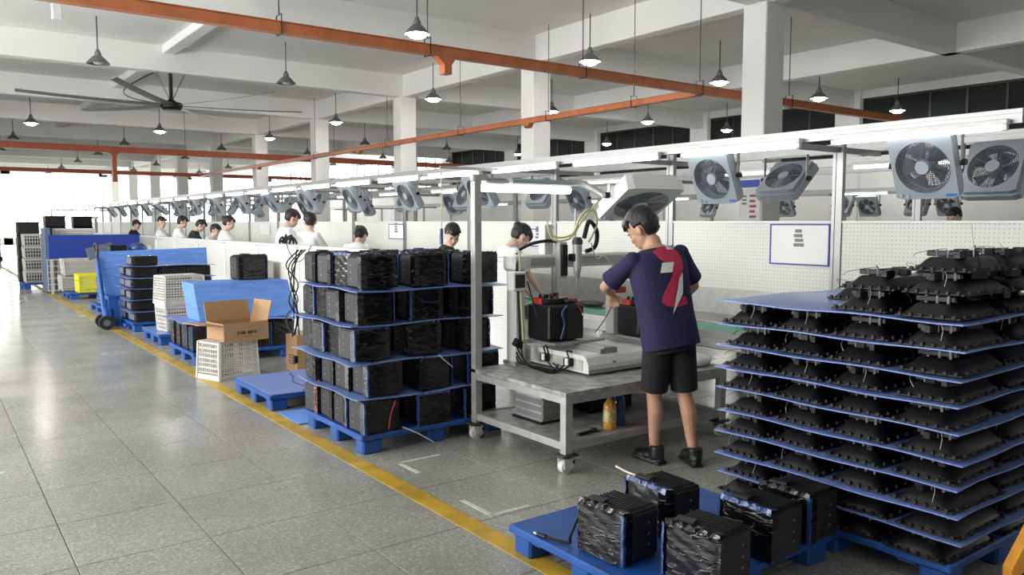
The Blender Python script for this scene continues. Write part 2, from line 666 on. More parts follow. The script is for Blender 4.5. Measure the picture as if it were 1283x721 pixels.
# left wall (beside the aisle, outside the picture) with an added window band, its extent shaped for side daylight
mb = MB().bb(XL - 0.25, XL, YN, YF, 0, 0.9).bb(XL - 0.25, XL, YN, YF, 4.3, SLAB).bb(XL - 0.25, XL, YN, 2.25, .9, 4.3).bb(XL - 0.25, XL, 20.34, YF, .9, 4.3)
for k in range(-2, 11):
    y = 8.28 + 6.03 * k
    if YN < y < YF:
        mb.bb(XL - 0.25, XL, y - 0.4, y + 0.4, 0, SLAB)
struct(mb.build('wall_left', 'wall_white'), 'unseen white wall with a window band added for side daylight')
struct(MB().bb(XL, XW, YN - 0.25, YN, 0, SLAB).build('wall_back', 'wall_white'), 'plain white wall')

# floor markings
tag(MB().bb(2.255, 2.375, 0.5, 40, 0.0, 0.0025).build('floor_stripe', 'yellow_line'), 'worn yellow painted stripe along the aisle floor', 'floor marking')
mb = MB()
for x0, x1, y0, y1 in ((2.47, 2.50, 3.55, 3.85), (2.47, 2.75, 3.53, 3.56)):
    mb.bb(x0, x1, y0, y1, 0, 0.002)
tag(mb.build('floor_mark', 'white_mark'), 'white painted corner mark on floor beside the yellow stripe, before the front pallet', 'floor marking')
mb = MB()
for x0, x1, y0, y1 in ((2.52, 2.55, 4.45, 4.72), (2.52, 2.86, 4.70, 4.73)):
    mb.bb(x0, x1, y0, y1, 0, 0.002)
tag(mb.build('floor_mark', 'white_mark'), 'white painted corner mark on floor by the tall stack pallet', 'floor marking')

# ---------------------------------------------------------------- orange trunking
def trunking(name, label, p0, p1, wd, ht, m, hang, drops=()):
    p0, p1 = Vector(p0), Vector(p1)
    t = thing(name, label, 'cable tray', (p0 + p1) / 2, 0, 'orange cable trays under the ceiling')
    c = (p0 + p1) / 2
    d = p1 - p0
    L = d.length
    alongx = abs(d.x) > abs(d.y)
    s = (L, wd, ht) if alongx else (wd, L, ht)
    MB().box((0, 0, 0), s, ch=0.006).build('channel', m, t)
    lid = (L, wd + 0.02, 0.012) if alongx else (wd + 0.02, L, 0.012)
    MB().box((0, 0, ht / 2 + 0.006), lid).build('lid', m, t)
    for q in hang:
        off = Vector((q - c.x, 0, 0)) if alongx else Vector((0, q - c.y, 0))
        MB().cyl(off + Vector((0, 0, ht / 2 + 0.09)), off + Vector((0, 0, SLAB - c.z)), 0.008, n=6).build('hanger_rod', 'dark_metal', t)
        e = Vector((0, wd / 2 + 0.012, 0)) if alongx else Vector((wd / 2 + 0.012, 0, 0))
        z0, z1 = Vector((0, 0, -ht / 2 - .012)), Vector((0, 0, ht / 2 + 0.09))
        MB().tube([off - e + z0, off - e + z1, off + e + z1, off + e + z0, off - e + z0], 0.009, 4).build('hook', 'dark_metal', t)
    for q, dz, wq in drops:
        off = Vector((q - c.x, 0, 0)) if alongx else Vector((0, q - c.y, 0))
        MB().prism([(-wq * 1.5, 0), (-wq / 2, -0.10), (-wq / 2, -dz), (wq / 2, -dz), (wq / 2, -.10), (wq * 1.2, 0)], -wd / 2, wd / 2,
                   Matrix.Translation(off + Vector((0, 0, -ht / 2 + 0.002))) @ Matrix.Rotation(PI / 2, 4, 'X') if alongx else
                   Matrix.Translation(off + Vector((0, 0, -ht / 2 + 0.002))) @ Matrix.Rotation(PI / 2, 4, 'Z') @ Matrix.Rotation(PI / 2, 4, 'X')).build('drop_piece', m, t)
    return t


ZT = 3.83
trunking('cable_tray', 'orange steel cable tray crossing the hall past the nearest columns', (-3, 9.05, ZT), (17.2, 9.05, ZT), 0.13, 0.12, 'orange',
         (0.5, 3.4, 5.35, 8.0, 10.6, 13.1), ((5.62, 0.22, 0.11),))
trunking('cable_tray', 'orange steel cable tray running along the row of columns', (10.72, 9.13, ZT - 0.02), (10.72, 39.1, ZT - 0.02), 0.13, 0.10, 'orange',
         (10.7, 13.2, 16.6, 20.4, 25.5), ((13.9, 0.06, 0.08), (22.2, 0.06, 0.08), (31, 0.06, 0.08)))
trunking('cable_tray', 'thick red orange cable tray with a vertical drop, crossing the middle of the hall', (-5, 29.1, 4.0), (22, 29.1, 4.0), 0.16, 0.19, 'orange_red',
         (1.0, 7.5, 13.0), ((5.25, 0.95, 0.13),))
trunking('cable_tray', 'dull red cable tray crossing far end of the hall', (-5, 39.3, ZT), (22, 39.3, ZT), 0.16, 0.15, 'orange_red', (2.0, 9.0), ())

# ---------------------------------------------------------------- pendant lamps
def pendant(lit):
    t = thing('pendant_lamp', '', 'lamp')
    MB().cyl((0, 0, 0.24), (0, 0, SLAB - 4.83), 0.012, n=6).build('rod', 'dark_metal', t)
    MB().lathe([(0.0, .27), (.035, .265), (.045, .22), (.065, .20), (.065, .14), (.05, .135)], 14).build('cap', 'lamp_shade', t, smooth=True)
    MB().lathe([(.05, .15), (.075, .14), (.12, .10), (.175, .04), (.215, 0.0), (.222, -.02), (.21, -.02), (.17, .03), (.115, .09), (.05, .13)], 22).build('shade', 'lamp_shade', t, smooth=True)
    if lit:
        MB().ell((0, 0, -.03), (.15, .15, .060), nu=14, nv=8).build('bulb', 'bulb_on', t, smooth=True)
    else:
        MB().ell((0, 0, .02), (.10, .10, .055), nu=12, nv=8).build('bulb', 'bulb_off', t, smooth=True)
    return t


PX = [3.05, 6.95, 10.88, 14.85, 18.8, 22.7]
pl_on, pl_off = pendant(True), pendant(False)
for k in range(9):
    for qi, x in enumerate(PX):
        y = 12.1 + 6.04 * k
        if k == 0 and qi == 0:
            continue
        if k == 2 and qi in (0, 1, 3, 4):
            continue
        lit = (k == 0) or (k == 1 and qi >= 2) or (k == 2) or (k == 3 and qi <= 2) or (qi == 5 and k < 4)
        if k == 1 and qi == 0 or k == 1 and qi == 1:
            lit = False
        if k > 5 and qi > 3:
            continue
        row = ['nearest orange cable tray', 'ceiling fan', 'third column', 'fourth column', '', '', '', '', ''][k]
        if lit:
            lab = 'lit bell pendant lamp past the %s column, %s from the window wall' % (ORDN[k], ORDN[5 - qi])
        if False:
            lab = 'lit grey bell pendant lamp hanging near the ' + row if k < 4 else 'lit grey bell pendant lamp'
        elif not lit:
            lab = 'unlit dark bell pendant lamp past the %s column, %s from the window wall' % (ORDN[k], ORDN[5 - qi])
        if False:
            lab = 'unlit dark bell pendant lamp hanging beside the ceiling fan' if k == 1 else 'small unlit dark bell pendant lamp hanging far down the hall'
        clone(pl_on if lit else pl_off, (x, y, 4.83), 0, lab, 'pendant lamps ' + ('lit row %d' % (k + 1) if lit else 'unlit by fan' if k == 1 else 'unlit far'))
drop(pl_on)
drop(pl_off)

# ---------------------------------------------------------------- big ceiling fan
t = thing('ceiling_fan', 'huge six-bladed industrial ceiling fan hanging from a beam', 'fan', (4.96, 20.34, 4.40))
MB().cyl((0, 0, 0), (0, 0, BEAM - 4.40), 0.045, n=12).build('rod', 'black', t)
MB().lathe([(0, -.12), (.2, -.11), (.25, -.06), (.25, .05), (.12, .09), (.06, .14), (0, .14)], 24).build('hub', 'black', t, smooth=True)
for k in range(6):
    a = math.radians(-3 + 60 * k)
    bl = MB()
    n = 8
    vs, fs = [], []
    for i in range(n + 1):
        u = i / n
        r = 0.22 + u * 2.95
        wd = 0.11 - 0.04 * u
        zc = 0.0 + 0.20 * u * u * 0.4
        for (dy, dz) in ((-wd, -.022), (0, 0.012), (wd, .028), (0, -.006)):
            vs.append((r, dy, zc + dz))
    for i in range(n):
        for q in range(4):
            fs.append([i * 4 + q, i * 4 + (q + 1) % 4, i * 4 + 4 + (q + 1) % 4, i * 4 + 4 + q])
    fs += [[3, 2, 1, 0], [n * 4, n * 4 + 1, n * 4 + 2, n * 4 + 3]]
    bl.add(vs, fs)
    bl.build('blade', 'hvls_blade', t, rot=(0, 0, a))
for k in range(4):
    a = PI / 4 + k * PI / 2
    MB().cyl((.06 * math.cos(a), .06 * math.sin(a), .15), (.45 * math.cos(a), .12 * math.sin(a), BEAM - 4.40), 0.006, n=5).build('guy_wire', 'dark_metal', t)
MB().tube(smooth_pts([(-.35, .1, .75), (-.95, .2, .35), (-.9, .2, .15), (-.4, .1, .05), (-.1, 0, .02)]), 0.012, 5).build('cable', 'black', t)

# small boxes hanging under the ceiling
t = thing('hanging_box', 'small white control box on a rod hanging over the aisle', 'box', (1.35, 10.4, 3.98))
MB().box((0, 0, 0), (.10, .07, .17), ch=.008).build('case', 'white_paint', t)
MB().cyl((0, 0, .085), (0, 0, SLAB - 3.98), .008, n=6).build('rod', 'dark_metal', t)
MB().tube([(0, 0, .1), (.06, 0, .22), (.12, 0, .3)], .005, 5).build('wire', 'white_paint', t)
t = thing('hanging_box', 'small grey camera box hanging below the orange tray beside the nearest column', 'box', (12.55, 9.05, 3.50))
MB().box((0, 0, 0), (.16, .08, .08), (0, .5, .4), ch=.008).build('case', 'white_paint', t)
MB().cyl((0, 0, .03), (0, 0, ZT - 3.50), .012, n=6).build('rod', 'dark_metal', t)

# banner on the nearest column
t = thing('banner', 'white notice banner with blue top fixed to the nearest column', 'sign', (10.985, 8.28, 1.62))
MB().bb(0, .012, -.20, .20, 0, .72).build('sheet', 'paper', t)
MB().bb(-.002, .01, -.19, .19, .58, .70).build('header', 'sign_blue', t)
mb = MB()
for q in range(5):
    mb.bb(-.002, .01, -.13 + .02 * (q % 2), .0, .08 + q * .085, .12 + q * .085)
mb.build('lettering', 'sign_red', t)
mb = MB()
for q in range(3):
    mb.bb(-.002, .01, .06, .15, .30 + q * .06, .33 + q * .06)
mb.build('lettering', 'figure_grey', t)
# ================================================================ assembly lines
def profile_bar(mb, p0, p1, a, b):
    """grooved aluminium profile, a wide, b high, along x, y or z"""
    p0, p1 = Vector(p0), Vector(p1)
    d = p1 - p0
    c = (p0 + p1) / 2
    L = d.length
    ax = max(range(3), key=lambda i: abs(d[i]))
    for (fa, fb) in ((1.0, 0.30), (0.72, 1.0)):
        for sgn in ((-1, 1) if fb < 1 else (0,)):
            off = sgn * b * (1 - fb) / 2
            if ax == 0:
                mb.box(c + Vector((0, 0, off)), (L, a * fa, b * fb))
            elif ax == 1:
                mb.box(c + Vector((0, 0, off)), (a * fa, L, b * fb))
            else:
                mb.box(c + Vector((0, off, 0)), (a * fa, b * fb, L))
    return mb


def line_frame(label, xc, yA, yB, py0, step, boards=True, zr=2.285, zb=0.0):
    t = thing('assembly_line_frame', label, 'frame', (xc, (yA + yB) / 2, 0))
    yc = (yA + yB) / 2
    for dx in (-0.6, 0.6):
        profile_bar(MB(), (dx, yA - yc, zr), (dx, yB - yc, zr), 0.05, 0.09).build('rail', 'alu', t)
        for y in (yA, yB):
            MB().box((dx, y - yc + (-.004 if y == yA else .004), zr), (.055, .008, .095)).build('end_cap', 'black', t)
    profile_bar(MB(), (0, yA + .3 - yc, 1.98), (0, yB - yc, 1.98), 0.03, 0.03).build('light_rail', 'alu', t) if False else None
    pm = profile_bar(MB(), (0, 0, zb), (0, 0, 2.30), 0.045, 0.09).mesh('post', 'alu')
    am = profile_bar(MB(), (-.6, 0, 0), (.6, 0, 0), 0.045, 0.045).mesh('cross_arm', 'alu')
    bm_ = MB().box((0, step / 2, 1.31), (0.02, step - .095, 0.62), ch=.003).mesh('perforated_board', 'pegboard')
    tm = MB().box((0, step / 2, 1.63), (0.035, step - .095, 0.02)).mesh('board_trim', 'white_paint')
    y = py0
    k = 0
    if boards:
        obj('perforated_board', bm_, t, (0, py0 - step - yc, 0))
        o2 = obj('board_trim', tm, t, (0, py0 - step - yc, 0))
    while y < yB:
        obj('post', pm, t, (0, y - yc, 0))
        obj('cross_arm', am, t, (0, y - yc, 2.22))
        if boards:
            o1 = obj('perforated_board', bm_, t, (0, y - yc, 0))
            obj('board_trim', tm, t, (0, y - yc, 0))
        y += step
        k += 1
    return t


STEP = 1.83
line_frame('long aluminium overhead frame with perforated white boards behind the worker', 6.1, 2.13, 39.6, 3.72, STEP, zb=.758)
line_frame('aluminium overhead frame of the second assembly line before the columns', 8.75, 3.0, 39.0, 4.4, STEP * 2)
line_frame('distant aluminium overhead frame of the third assembly line', 16.4, 5.0, 40.0, 6.2, STEP * 2)

# ---- fluorescent tube lamps
def tube_lamp():
    t = thing('tube_lamp', '', 'lamp')
    MB().box((0, 0, .035), (.055, 1.2, .035), ch=.006).build('housing', 'white_paint', t)
    MB().cyl((0, -.565, 0), (0, .565, 0), .017, n=10).build('tube', 'tube_on', t, smooth=True)
    for s in (-1, 1):
        MB().box((0, s * .58, .008), (.035, .03, .055), ch=.004).build('lamp_holder', 'white_paint', t)
    return t


tl = tube_lamp()
for k in range(25):
    clone(tl, (5.44, 2.79 + 1.45 * k, 2.215), 0, 'lit tube lamp under the long front rail, %s from the black end cap' % ORDN[k], 'tube lamps on the front rail')
for k in range(13):
    clone(tl, (8.1, 4.2 + 2.2 * k, 2.215), 0, 'lit tube lamp on the second assembly line, %s from its near end' % ORDN[k], 'tube lamps on the second line')
for k in range(8):
    clone(tl, (15.75, 6.5 + 2.6 * k, 2.215), 0, 'small lit tube lamp on the distant third line, %s from its near end' % ORDN[k], 'tube lamps on the third line')
drop(tl)

# ---- box fans
def sqring(mb, R, W, H, x0, x1, n=32):
    """plate W x H with a round hole R, from x0 to x1"""
    vs, fs = [], []
    for x in (x0, x1):
        for i in range(n):
            a = 2 * PI * i / n
            cy, cz = math.cos(a), math.sin(a)
            k = 1 / max(abs(cy) / (W / 2), abs(cz) / (H / 2))
            vs.append((x, R * cy, R * cz))
            vs.append((x, k * cy, k * cz))
    o = 2 * n
    for i in range(n):
        j = (i + 1) % n
        fs.append([2 * i, 2 * i + 1, 2 * j + 1, 2 * j])
        fs.append([o + 2 * i, o + 2 * j, o + 2 * j + 1, o + 2 * i + 1])
        fs.append([2 * i, 2 * j, o + 2 * j, o + 2 * i])
        fs.append([2 * i + 1, o + 2 * i + 1, o + 2 * j + 1, 2 * j + 1])
    mb.add(vs, fs)
    return mb


FM = {}


def fan_meshes():
    FM['housing'] = sqring(MB(), .185, .43, .46, -.07, .0, 40).mesh('housing', 'fan_housing')
    FM['back'] = sqring(MB(), .175, .40, .43, .0, .045, 40).mesh('back_cover', 'fan_back')
    to = Matrix.Rotation(PI / 2, 4, 'Y')
    mb = MB()
    for k in range(13):
        mb.ring(.055 + k * .0107, .0022, 32, 4, to, (0, 0, -.075))
    for k in range(10):
        a = 2 * PI * k / 10
        mb.cyl((-.073, .05 * math.cos(a), .05 * math.sin(a)), (-.073, .186 * math.cos(a + .5), .186 * math.sin(a + .5)), .0022, n=4)
    FM['grille'] = mb.mesh('front_grille', 'fan_grille')
    mb = MB()
    for k in range(10):
        mb.ring(.055 + k * .0135, .003, 28, 4, to, (0, 0, .045))
    for k in range(12):
        a = 2 * PI * k / 12
        mb.cyl((.045, .05 * math.cos(a), .05 * math.sin(a)), (.045, .18 * math.cos(a), .18 * math.sin(a)), .003, n=4)
    FM['back_grille'] = mb.mesh('back_grille', 'fan_grille')
    FM['hub'] = MB().cyl((-.082, 0, 0), (-.06, 0, 0), .045, .055, 24).mesh('hub', 'fan_hub')
    FM['hub_back'] = MB().cyl((.0, 0, 0), (.055, 0, 0), .055, .05, 20).mesh('motor', 'fan_back')
    mb = MB()
    for k in range(5):
        a = 2 * PI * k / 5
        vs = []
        for r, half, tw in ((.045, .25, .02), (.11, .42, .022), (.165, .38, .02)):
            for s in (-1, 1):
                vs.append((-.03 + s * tw, r * math.cos(a + s * half), r * math.sin(a + s * half)))
        vs2 = [(x + .003, y, z) for x, y, z in vs]
        mb.add(vs + vs2, [[0, 1, 3, 2], [2, 3, 5, 4], [6, 8, 9, 7], [8, 10, 11, 9], [0, 6, 7, 1], [4, 5, 11, 10], [0, 2, 8, 6], [2, 4, 10, 8], [1, 7, 9, 3], [3, 9, 11, 5]])
    FM['blades'] = mb.mesh('blade_wheel', 'fan_blade')
    FM['label'] = MB().bb(-.0722, -.07, -.205, -.13, -.215, -.195).mesh('label_strip', 'fan_label')
    FM['switch'] = MB().cyl((-.082, .175, -.195), (-.07, .175, -.195), .014, n=12).cyl((-.082, .13, -.205), (-.07, .13, -.205), .012, n=12).mesh('control_knob', 'fan_hub')
    FM['knob'] = MB().cyl((0, -.015, 0), (0, .02, 0), .022, n=10).mesh('clamp_knob', 'black')


fan_meshes()


def box_fan(label, loc, rz, tilt, top, group, simple=False):
    t = thing('box_fan', label, 'fan', loc, rz, group)
    r = (0, -tilt, 0)
    h = obj('housing', FM['housing'], t, rot=r)
    obj('front_grille', FM['grille'], t, rot=r)
    obj('back_cover', FM['back'], t, rot=r)
    obj('back_grille', FM['back_grille'], t, rot=r)
    obj('hub', FM['hub'], t, rot=r)
    obj('blade_wheel', FM['blades'], t, rot=r)
    obj('motor', FM['hub_back'], t, rot=r)
    if not simple:
        obj('label_strip', FM['label'], h)
        obj('control_knob', FM['switch'], h)
    for s in (-1, 1):
        obj('clamp_knob', FM['knob'], t, (0, s * .245, 0))
        MB().box((0, s * .228, (top) / 2), (.035, .006, top + .03)).build('bracket_arm', 'steel_grey', t)
    MB().box((0, 0, top + .012), (.04, .462, .006)).build('bracket_bar', 'steel_grey', t)
    return t


tiltA = [.40, .42, .9, .55, .5, .55, .6, .7, .55, .6]
for k in range(17):
    y = 2.77 + 1.82 * k
    if k == 2:
        continue
    box_fan('blue grey box fan tilted down under the front rail, ' + ('nearest the tray stack' if k == 0 else 'next to the worker' if k == 1 else '%s from the tray stack' % ORDN[k]),
            (5.62, y, 2.03), 0, tiltA[k % 10], .20, 'box fans under the front rail' if k > 1 else None, k > 6)
tiltB = [.45, .85, .5, .6, .4, .5, .5]
for k in range(14):
    if k == 2:
        continue
    box_fan('dark box fan under the rear rail, ' + ('upright one above the tray stack' if k == 0 else 'steeply tilted one beside the white banner' if k == 1 else '%s from the tray stack' % ORDN[k]),
            (6.55, 2.72 + 1.82 * k, 2.03), PI, tiltB[k % 7], .20, 'box fans under the rear rail' if k > 1 else None, k > 4)
for k in range(5):
    box_fan('box fan hanging on the second assembly line, %s from its near end' % ORDN[k], (8.25, 9.4 + 3.66 * k, 2.0), 0, .5, .23, 'box fans on the second line', True)
for k, y in enumerate((7.4, 8.0, 9.0, 9.6, 11.0, 13.2)):
    box_fan('small distant box fan on the third assembly line, %s from its near end' % ORDN[k], (15.9, y, 1.98), PI if k % 2 else 0, .5, .25, 'box fans on the third line', True)

# ---- conveyor of the long line
cv = thing('conveyor', 'long conveyor bench with green belts in front of the perforated boards', 'conveyor', (6.1, 20, 0))
MB().bb(-1.04, 1.12, -18.9, 13.2, .62, .735, .006).build('bed', 'steel_grey', cv)
MB().bb(-1.01, -.55, -18.9, 13.2, .735, .748).build('belt', 'conveyor_green', cv)
MB().bb(.50, 1.05, -18.9, 13.2, .735, .748).build('belt', 'conveyor_green', cv)
MB().bb(-.48, .42, -18.9, 13.2, .735, .76, .005).build('centre_plate', 'alu', cv)
MB().bb(-.012, .012, -18.9, 13.2, .76, 1.0).build('centre_rib', 'steel_grey', cv)
for dx in (-1.05, -.52, .46, 1.13):
    profile_bar(MB(), (dx, -18.9, .735), (dx, 13.2, .735), .04, .06).build('side_rail', 'alu', cv)
lm = MB().bb(-.03, .03, -.03, .03, 0, .63).mesh('leg', 'alu')
for k in range(18):
    for dx in (-1.0, 1.05):
        obj('leg', lm, cv, (dx, -18.2 + k * 1.83, 0))
# work pieces lying on the conveyor
for (x, y, s, lab) in ((5.75, 3.45, 1.0, 'flat grey metal plate stack on the conveyor beside the worker right arm'),
                       (5.85, 2.9, 1.1, 'flat grey metal plate stack on the conveyor behind the tray stack'),
                       (5.3, 5.2, .9, 'flat grey plate stack on the green belt behind the gantry machine')):
    t = thing('plate_stack', lab, 'plates', (x, y, .762 if x > 5.5 else .75))
    for q in range(3):
        MB().box((.01 * q, .012 * q, .009 + q * .019), (.42 * s, .34 * s, .018), (0, 0, .06 * q), ch=.003).build('plate', ('alu', 'white_paint', 'steel_grey')[q], t)
t = thing('cable_bundle', 'black folded cable bundle on the conveyor behind the gantry machine', 'cable', (5.55, 6.1, .762))
for q in range(3):
    MB().ell((.0 + q * .03, .05 * q, .02 + q * .004), (.05, .15, .02), (0, 0, .3 * q), 12, 6).build('coil', 'black', t, smooth=True)

# ---- partition panels along the aisle side
pf = MB()
for y in (0.03, 1.77):
    pf.box((0, y, .62), (.05, .06, 1.24), ch=.004)
pf.box((0, .9, .595), (.04, 1.68, .05)).box((0, .9, 1.225), (.045, 1.68, .05)).box((0, .9, .04), (.04, 1.68, .08))
PFm = pf.mesh('frame', 'white_paint')
PBm = MB().box((0, .9, .91), (.015, 1.69, .60)).mesh('perforated_board', 'pegboard')
PLm = MB().box((0, .9, .32), (.018, 1.69, .52)).mesh('lower_board', 'panel_board' if 'panel_board' in M else 'wall_white')
PTm = MB().box((-.01, .9, 1.27), (.15, 1.8, .035), ch=.004).mesh('ledge', 'white_paint')
for k in range(16):
    y = 6.18 + 1.8 * k
    t = thing('partition_panel', 'white framed perforated partition with ledge ' + ('beside the machine cart' if k == 0 else 'along the aisle, %s from the machine cart' % ORDN[k]), 'partition', (4.57, y, 0), 0,
              None if k == 0 else 'partition panels along the aisle')
    obj('frame', PFm, t)
    obj('perforated_board', PBm, t)
    obj('lower_board', PLm, t)
    obj('ledge', PTm, t)

# ---- sheets of paper on the perforated boards
def sheet(label, y0, y1, z0, z1, x=6.075, edge=True):
    t = thing('instruction_sheet', label, 'paper', (x, (y0 + y1) / 2, z0))
    h, wd = z1 - z0, abs(y1 - y0) / 2
    MB().bb(0, .006, -wd, wd, 0, h).build('page', 'paper', t)
    if edge:
        b = .012
        for a in ((-wd, wd, 0, b), (-wd, wd, h - b, h), (-wd, -wd + b, b, h - b), (wd - b, wd, b, h - b)):
            MB().bb(-.004, .004, *a).build('border', 'purple_edge', t)
        mb = MB()
        for q in range(4):
            mb.bb(-.002, .004, -.05 + .008 * q, .05 - .01 * (q % 2), h * .45 + q * .04, h * .45 + .028 + q * .04)
        mb.build('printed_figure', 'figure_grey', t)
    return t


sheet('white instruction sheet with purple border and small grey figure beside a post', 3.77, 4.35, 1.26, 1.615)
sheet('white sheet with purple border pinned up behind the tall stack', 11.05, 11.55, 1.36, 1.60)
sheet('white sheet with purple border pinned up beside the cart post', 7.50, 7.85, 1.33, 1.55)
sheet('plain white paper pinned up behind the man in white shirt', 17.0, 17.6, 1.36, 1.58, edge=False)

# things at the far end of the line
t = thing('steel_gantry', 'slim white steel frame at the far end of the line', 'frame', (5.0, 38, 0))
for x, y in ((-.6, 0), (1.6, 0)):
    MB().bb(x - .03, x + .03, y - .03, y + .03, 0, 2.1).build('post', 'white_paint', t)
MB().bb(-.63, 1.63, -.03, .03, 2.1, 2.16).build('beam', 'white_paint', t)
t = thing('robot_machine', 'white benchtop machine with arms at the far end of the line', 'machine', (5.2, 34.6, 0))
MB().bb(-.5, .5, -.5, .5, 0, 1.1, .01).build('cabinet', 'white_paint', t)
MB().bb(-.4, .4, -.3, .3, 1.1, 1.2).build('bed', 'steel_grey', t)
for x in (-.3, .3):
    MB().bb(x - .05, x + .05, -.1, .1, 1.2, 1.75).build('arm', 'steel_grey', t)
MB().bb(-.4, .4, -.12, .12, 1.75, 1.85).build('bridge', 'white_paint', t)
MB().bb(-.12, .12, -.16, -.1, 1.35, 1.8).build('tool_head', 'black', t)
# ================================================================ people
def ik(S, T, a, b, pole):
    S, T = Vector(S), Vector(T)
    d = T - S
    L = min(d.length, (a + b) * .995)
    n = d.normalized()
    T = S + n * L
    x = (a * a - b * b + L * L) / (2 * L)
    h = math.sqrt(max(a * a - x * x, 0))
    p = Vector(pole)
    p = (p - n * p.dot(n)).normalized()
    return S + n * x + p * h, T


def limb(mb, pts, rad, n=12):
    P = [Vector(p) for p in pts]
    mb.tube(P, rad, n)
    for p, r in zip(P, rad):
        mb.ell(p, (r, r, r), nu=n, nv=8)


def remesh(mb, name, m, vox, smooth_it=3, fac=.5):
    me = mb.mesh(name + '_raw', m)
    ob = bpy.data.objects.new(name + '_raw', me)
    COL.objects.link(ob)
    md = ob.modifiers.new('r', 'REMESH')
    md.mode = 'VOXEL'
    md.voxel_size = vox
    md.use_smooth_shade = True
    if smooth_it:
        s = ob.modifiers.new('s', 'SMOOTH')
        s.iterations = smooth_it
        s.factor = fac
    dg = bpy.context.evaluated_depsgraph_get()
    out = bpy.data.meshes.new_from_object(ob.evaluated_get(dg))
    out.name = name
    bpy.data.objects.remove(ob)
    bpy.data.meshes.remove(me)
    if not out.materials:
        out.materials.append(M[m])
    out.polygons.foreach_set('use_smooth', [True] * len(out.polygons))
    return out


def stack_rings(mb, rings, n=20, k=2.4):
    """rings: (centre, xaxis, yaxis, rx, ry) superellipse loft with caps"""
    vs, fs = [], []
    for c, ux, uy, rx, ry in rings:
        for i in range(n):
            a = 2 * PI * i / n
            ca, sa = math.cos(a), math.sin(a)
            x = math.copysign(abs(ca) ** (2 / k), ca) * rx
            y = math.copysign(abs(sa) ** (2 / k), sa) * ry
            vs.append(Vector(c) + Vector(ux) * x + Vector(uy) * y)
    m = len(rings)
    for i in range(m - 1):
        for j in range(n):
            fs.append([i * n + j, i * n + (j + 1) % n, (i + 1) * n + (j + 1) % n, (i + 1) * n + j])
    fs += [list(range(n))[::-1], [(m - 1) * n + j for j in range(n)]]
    mb.add(vs, fs)


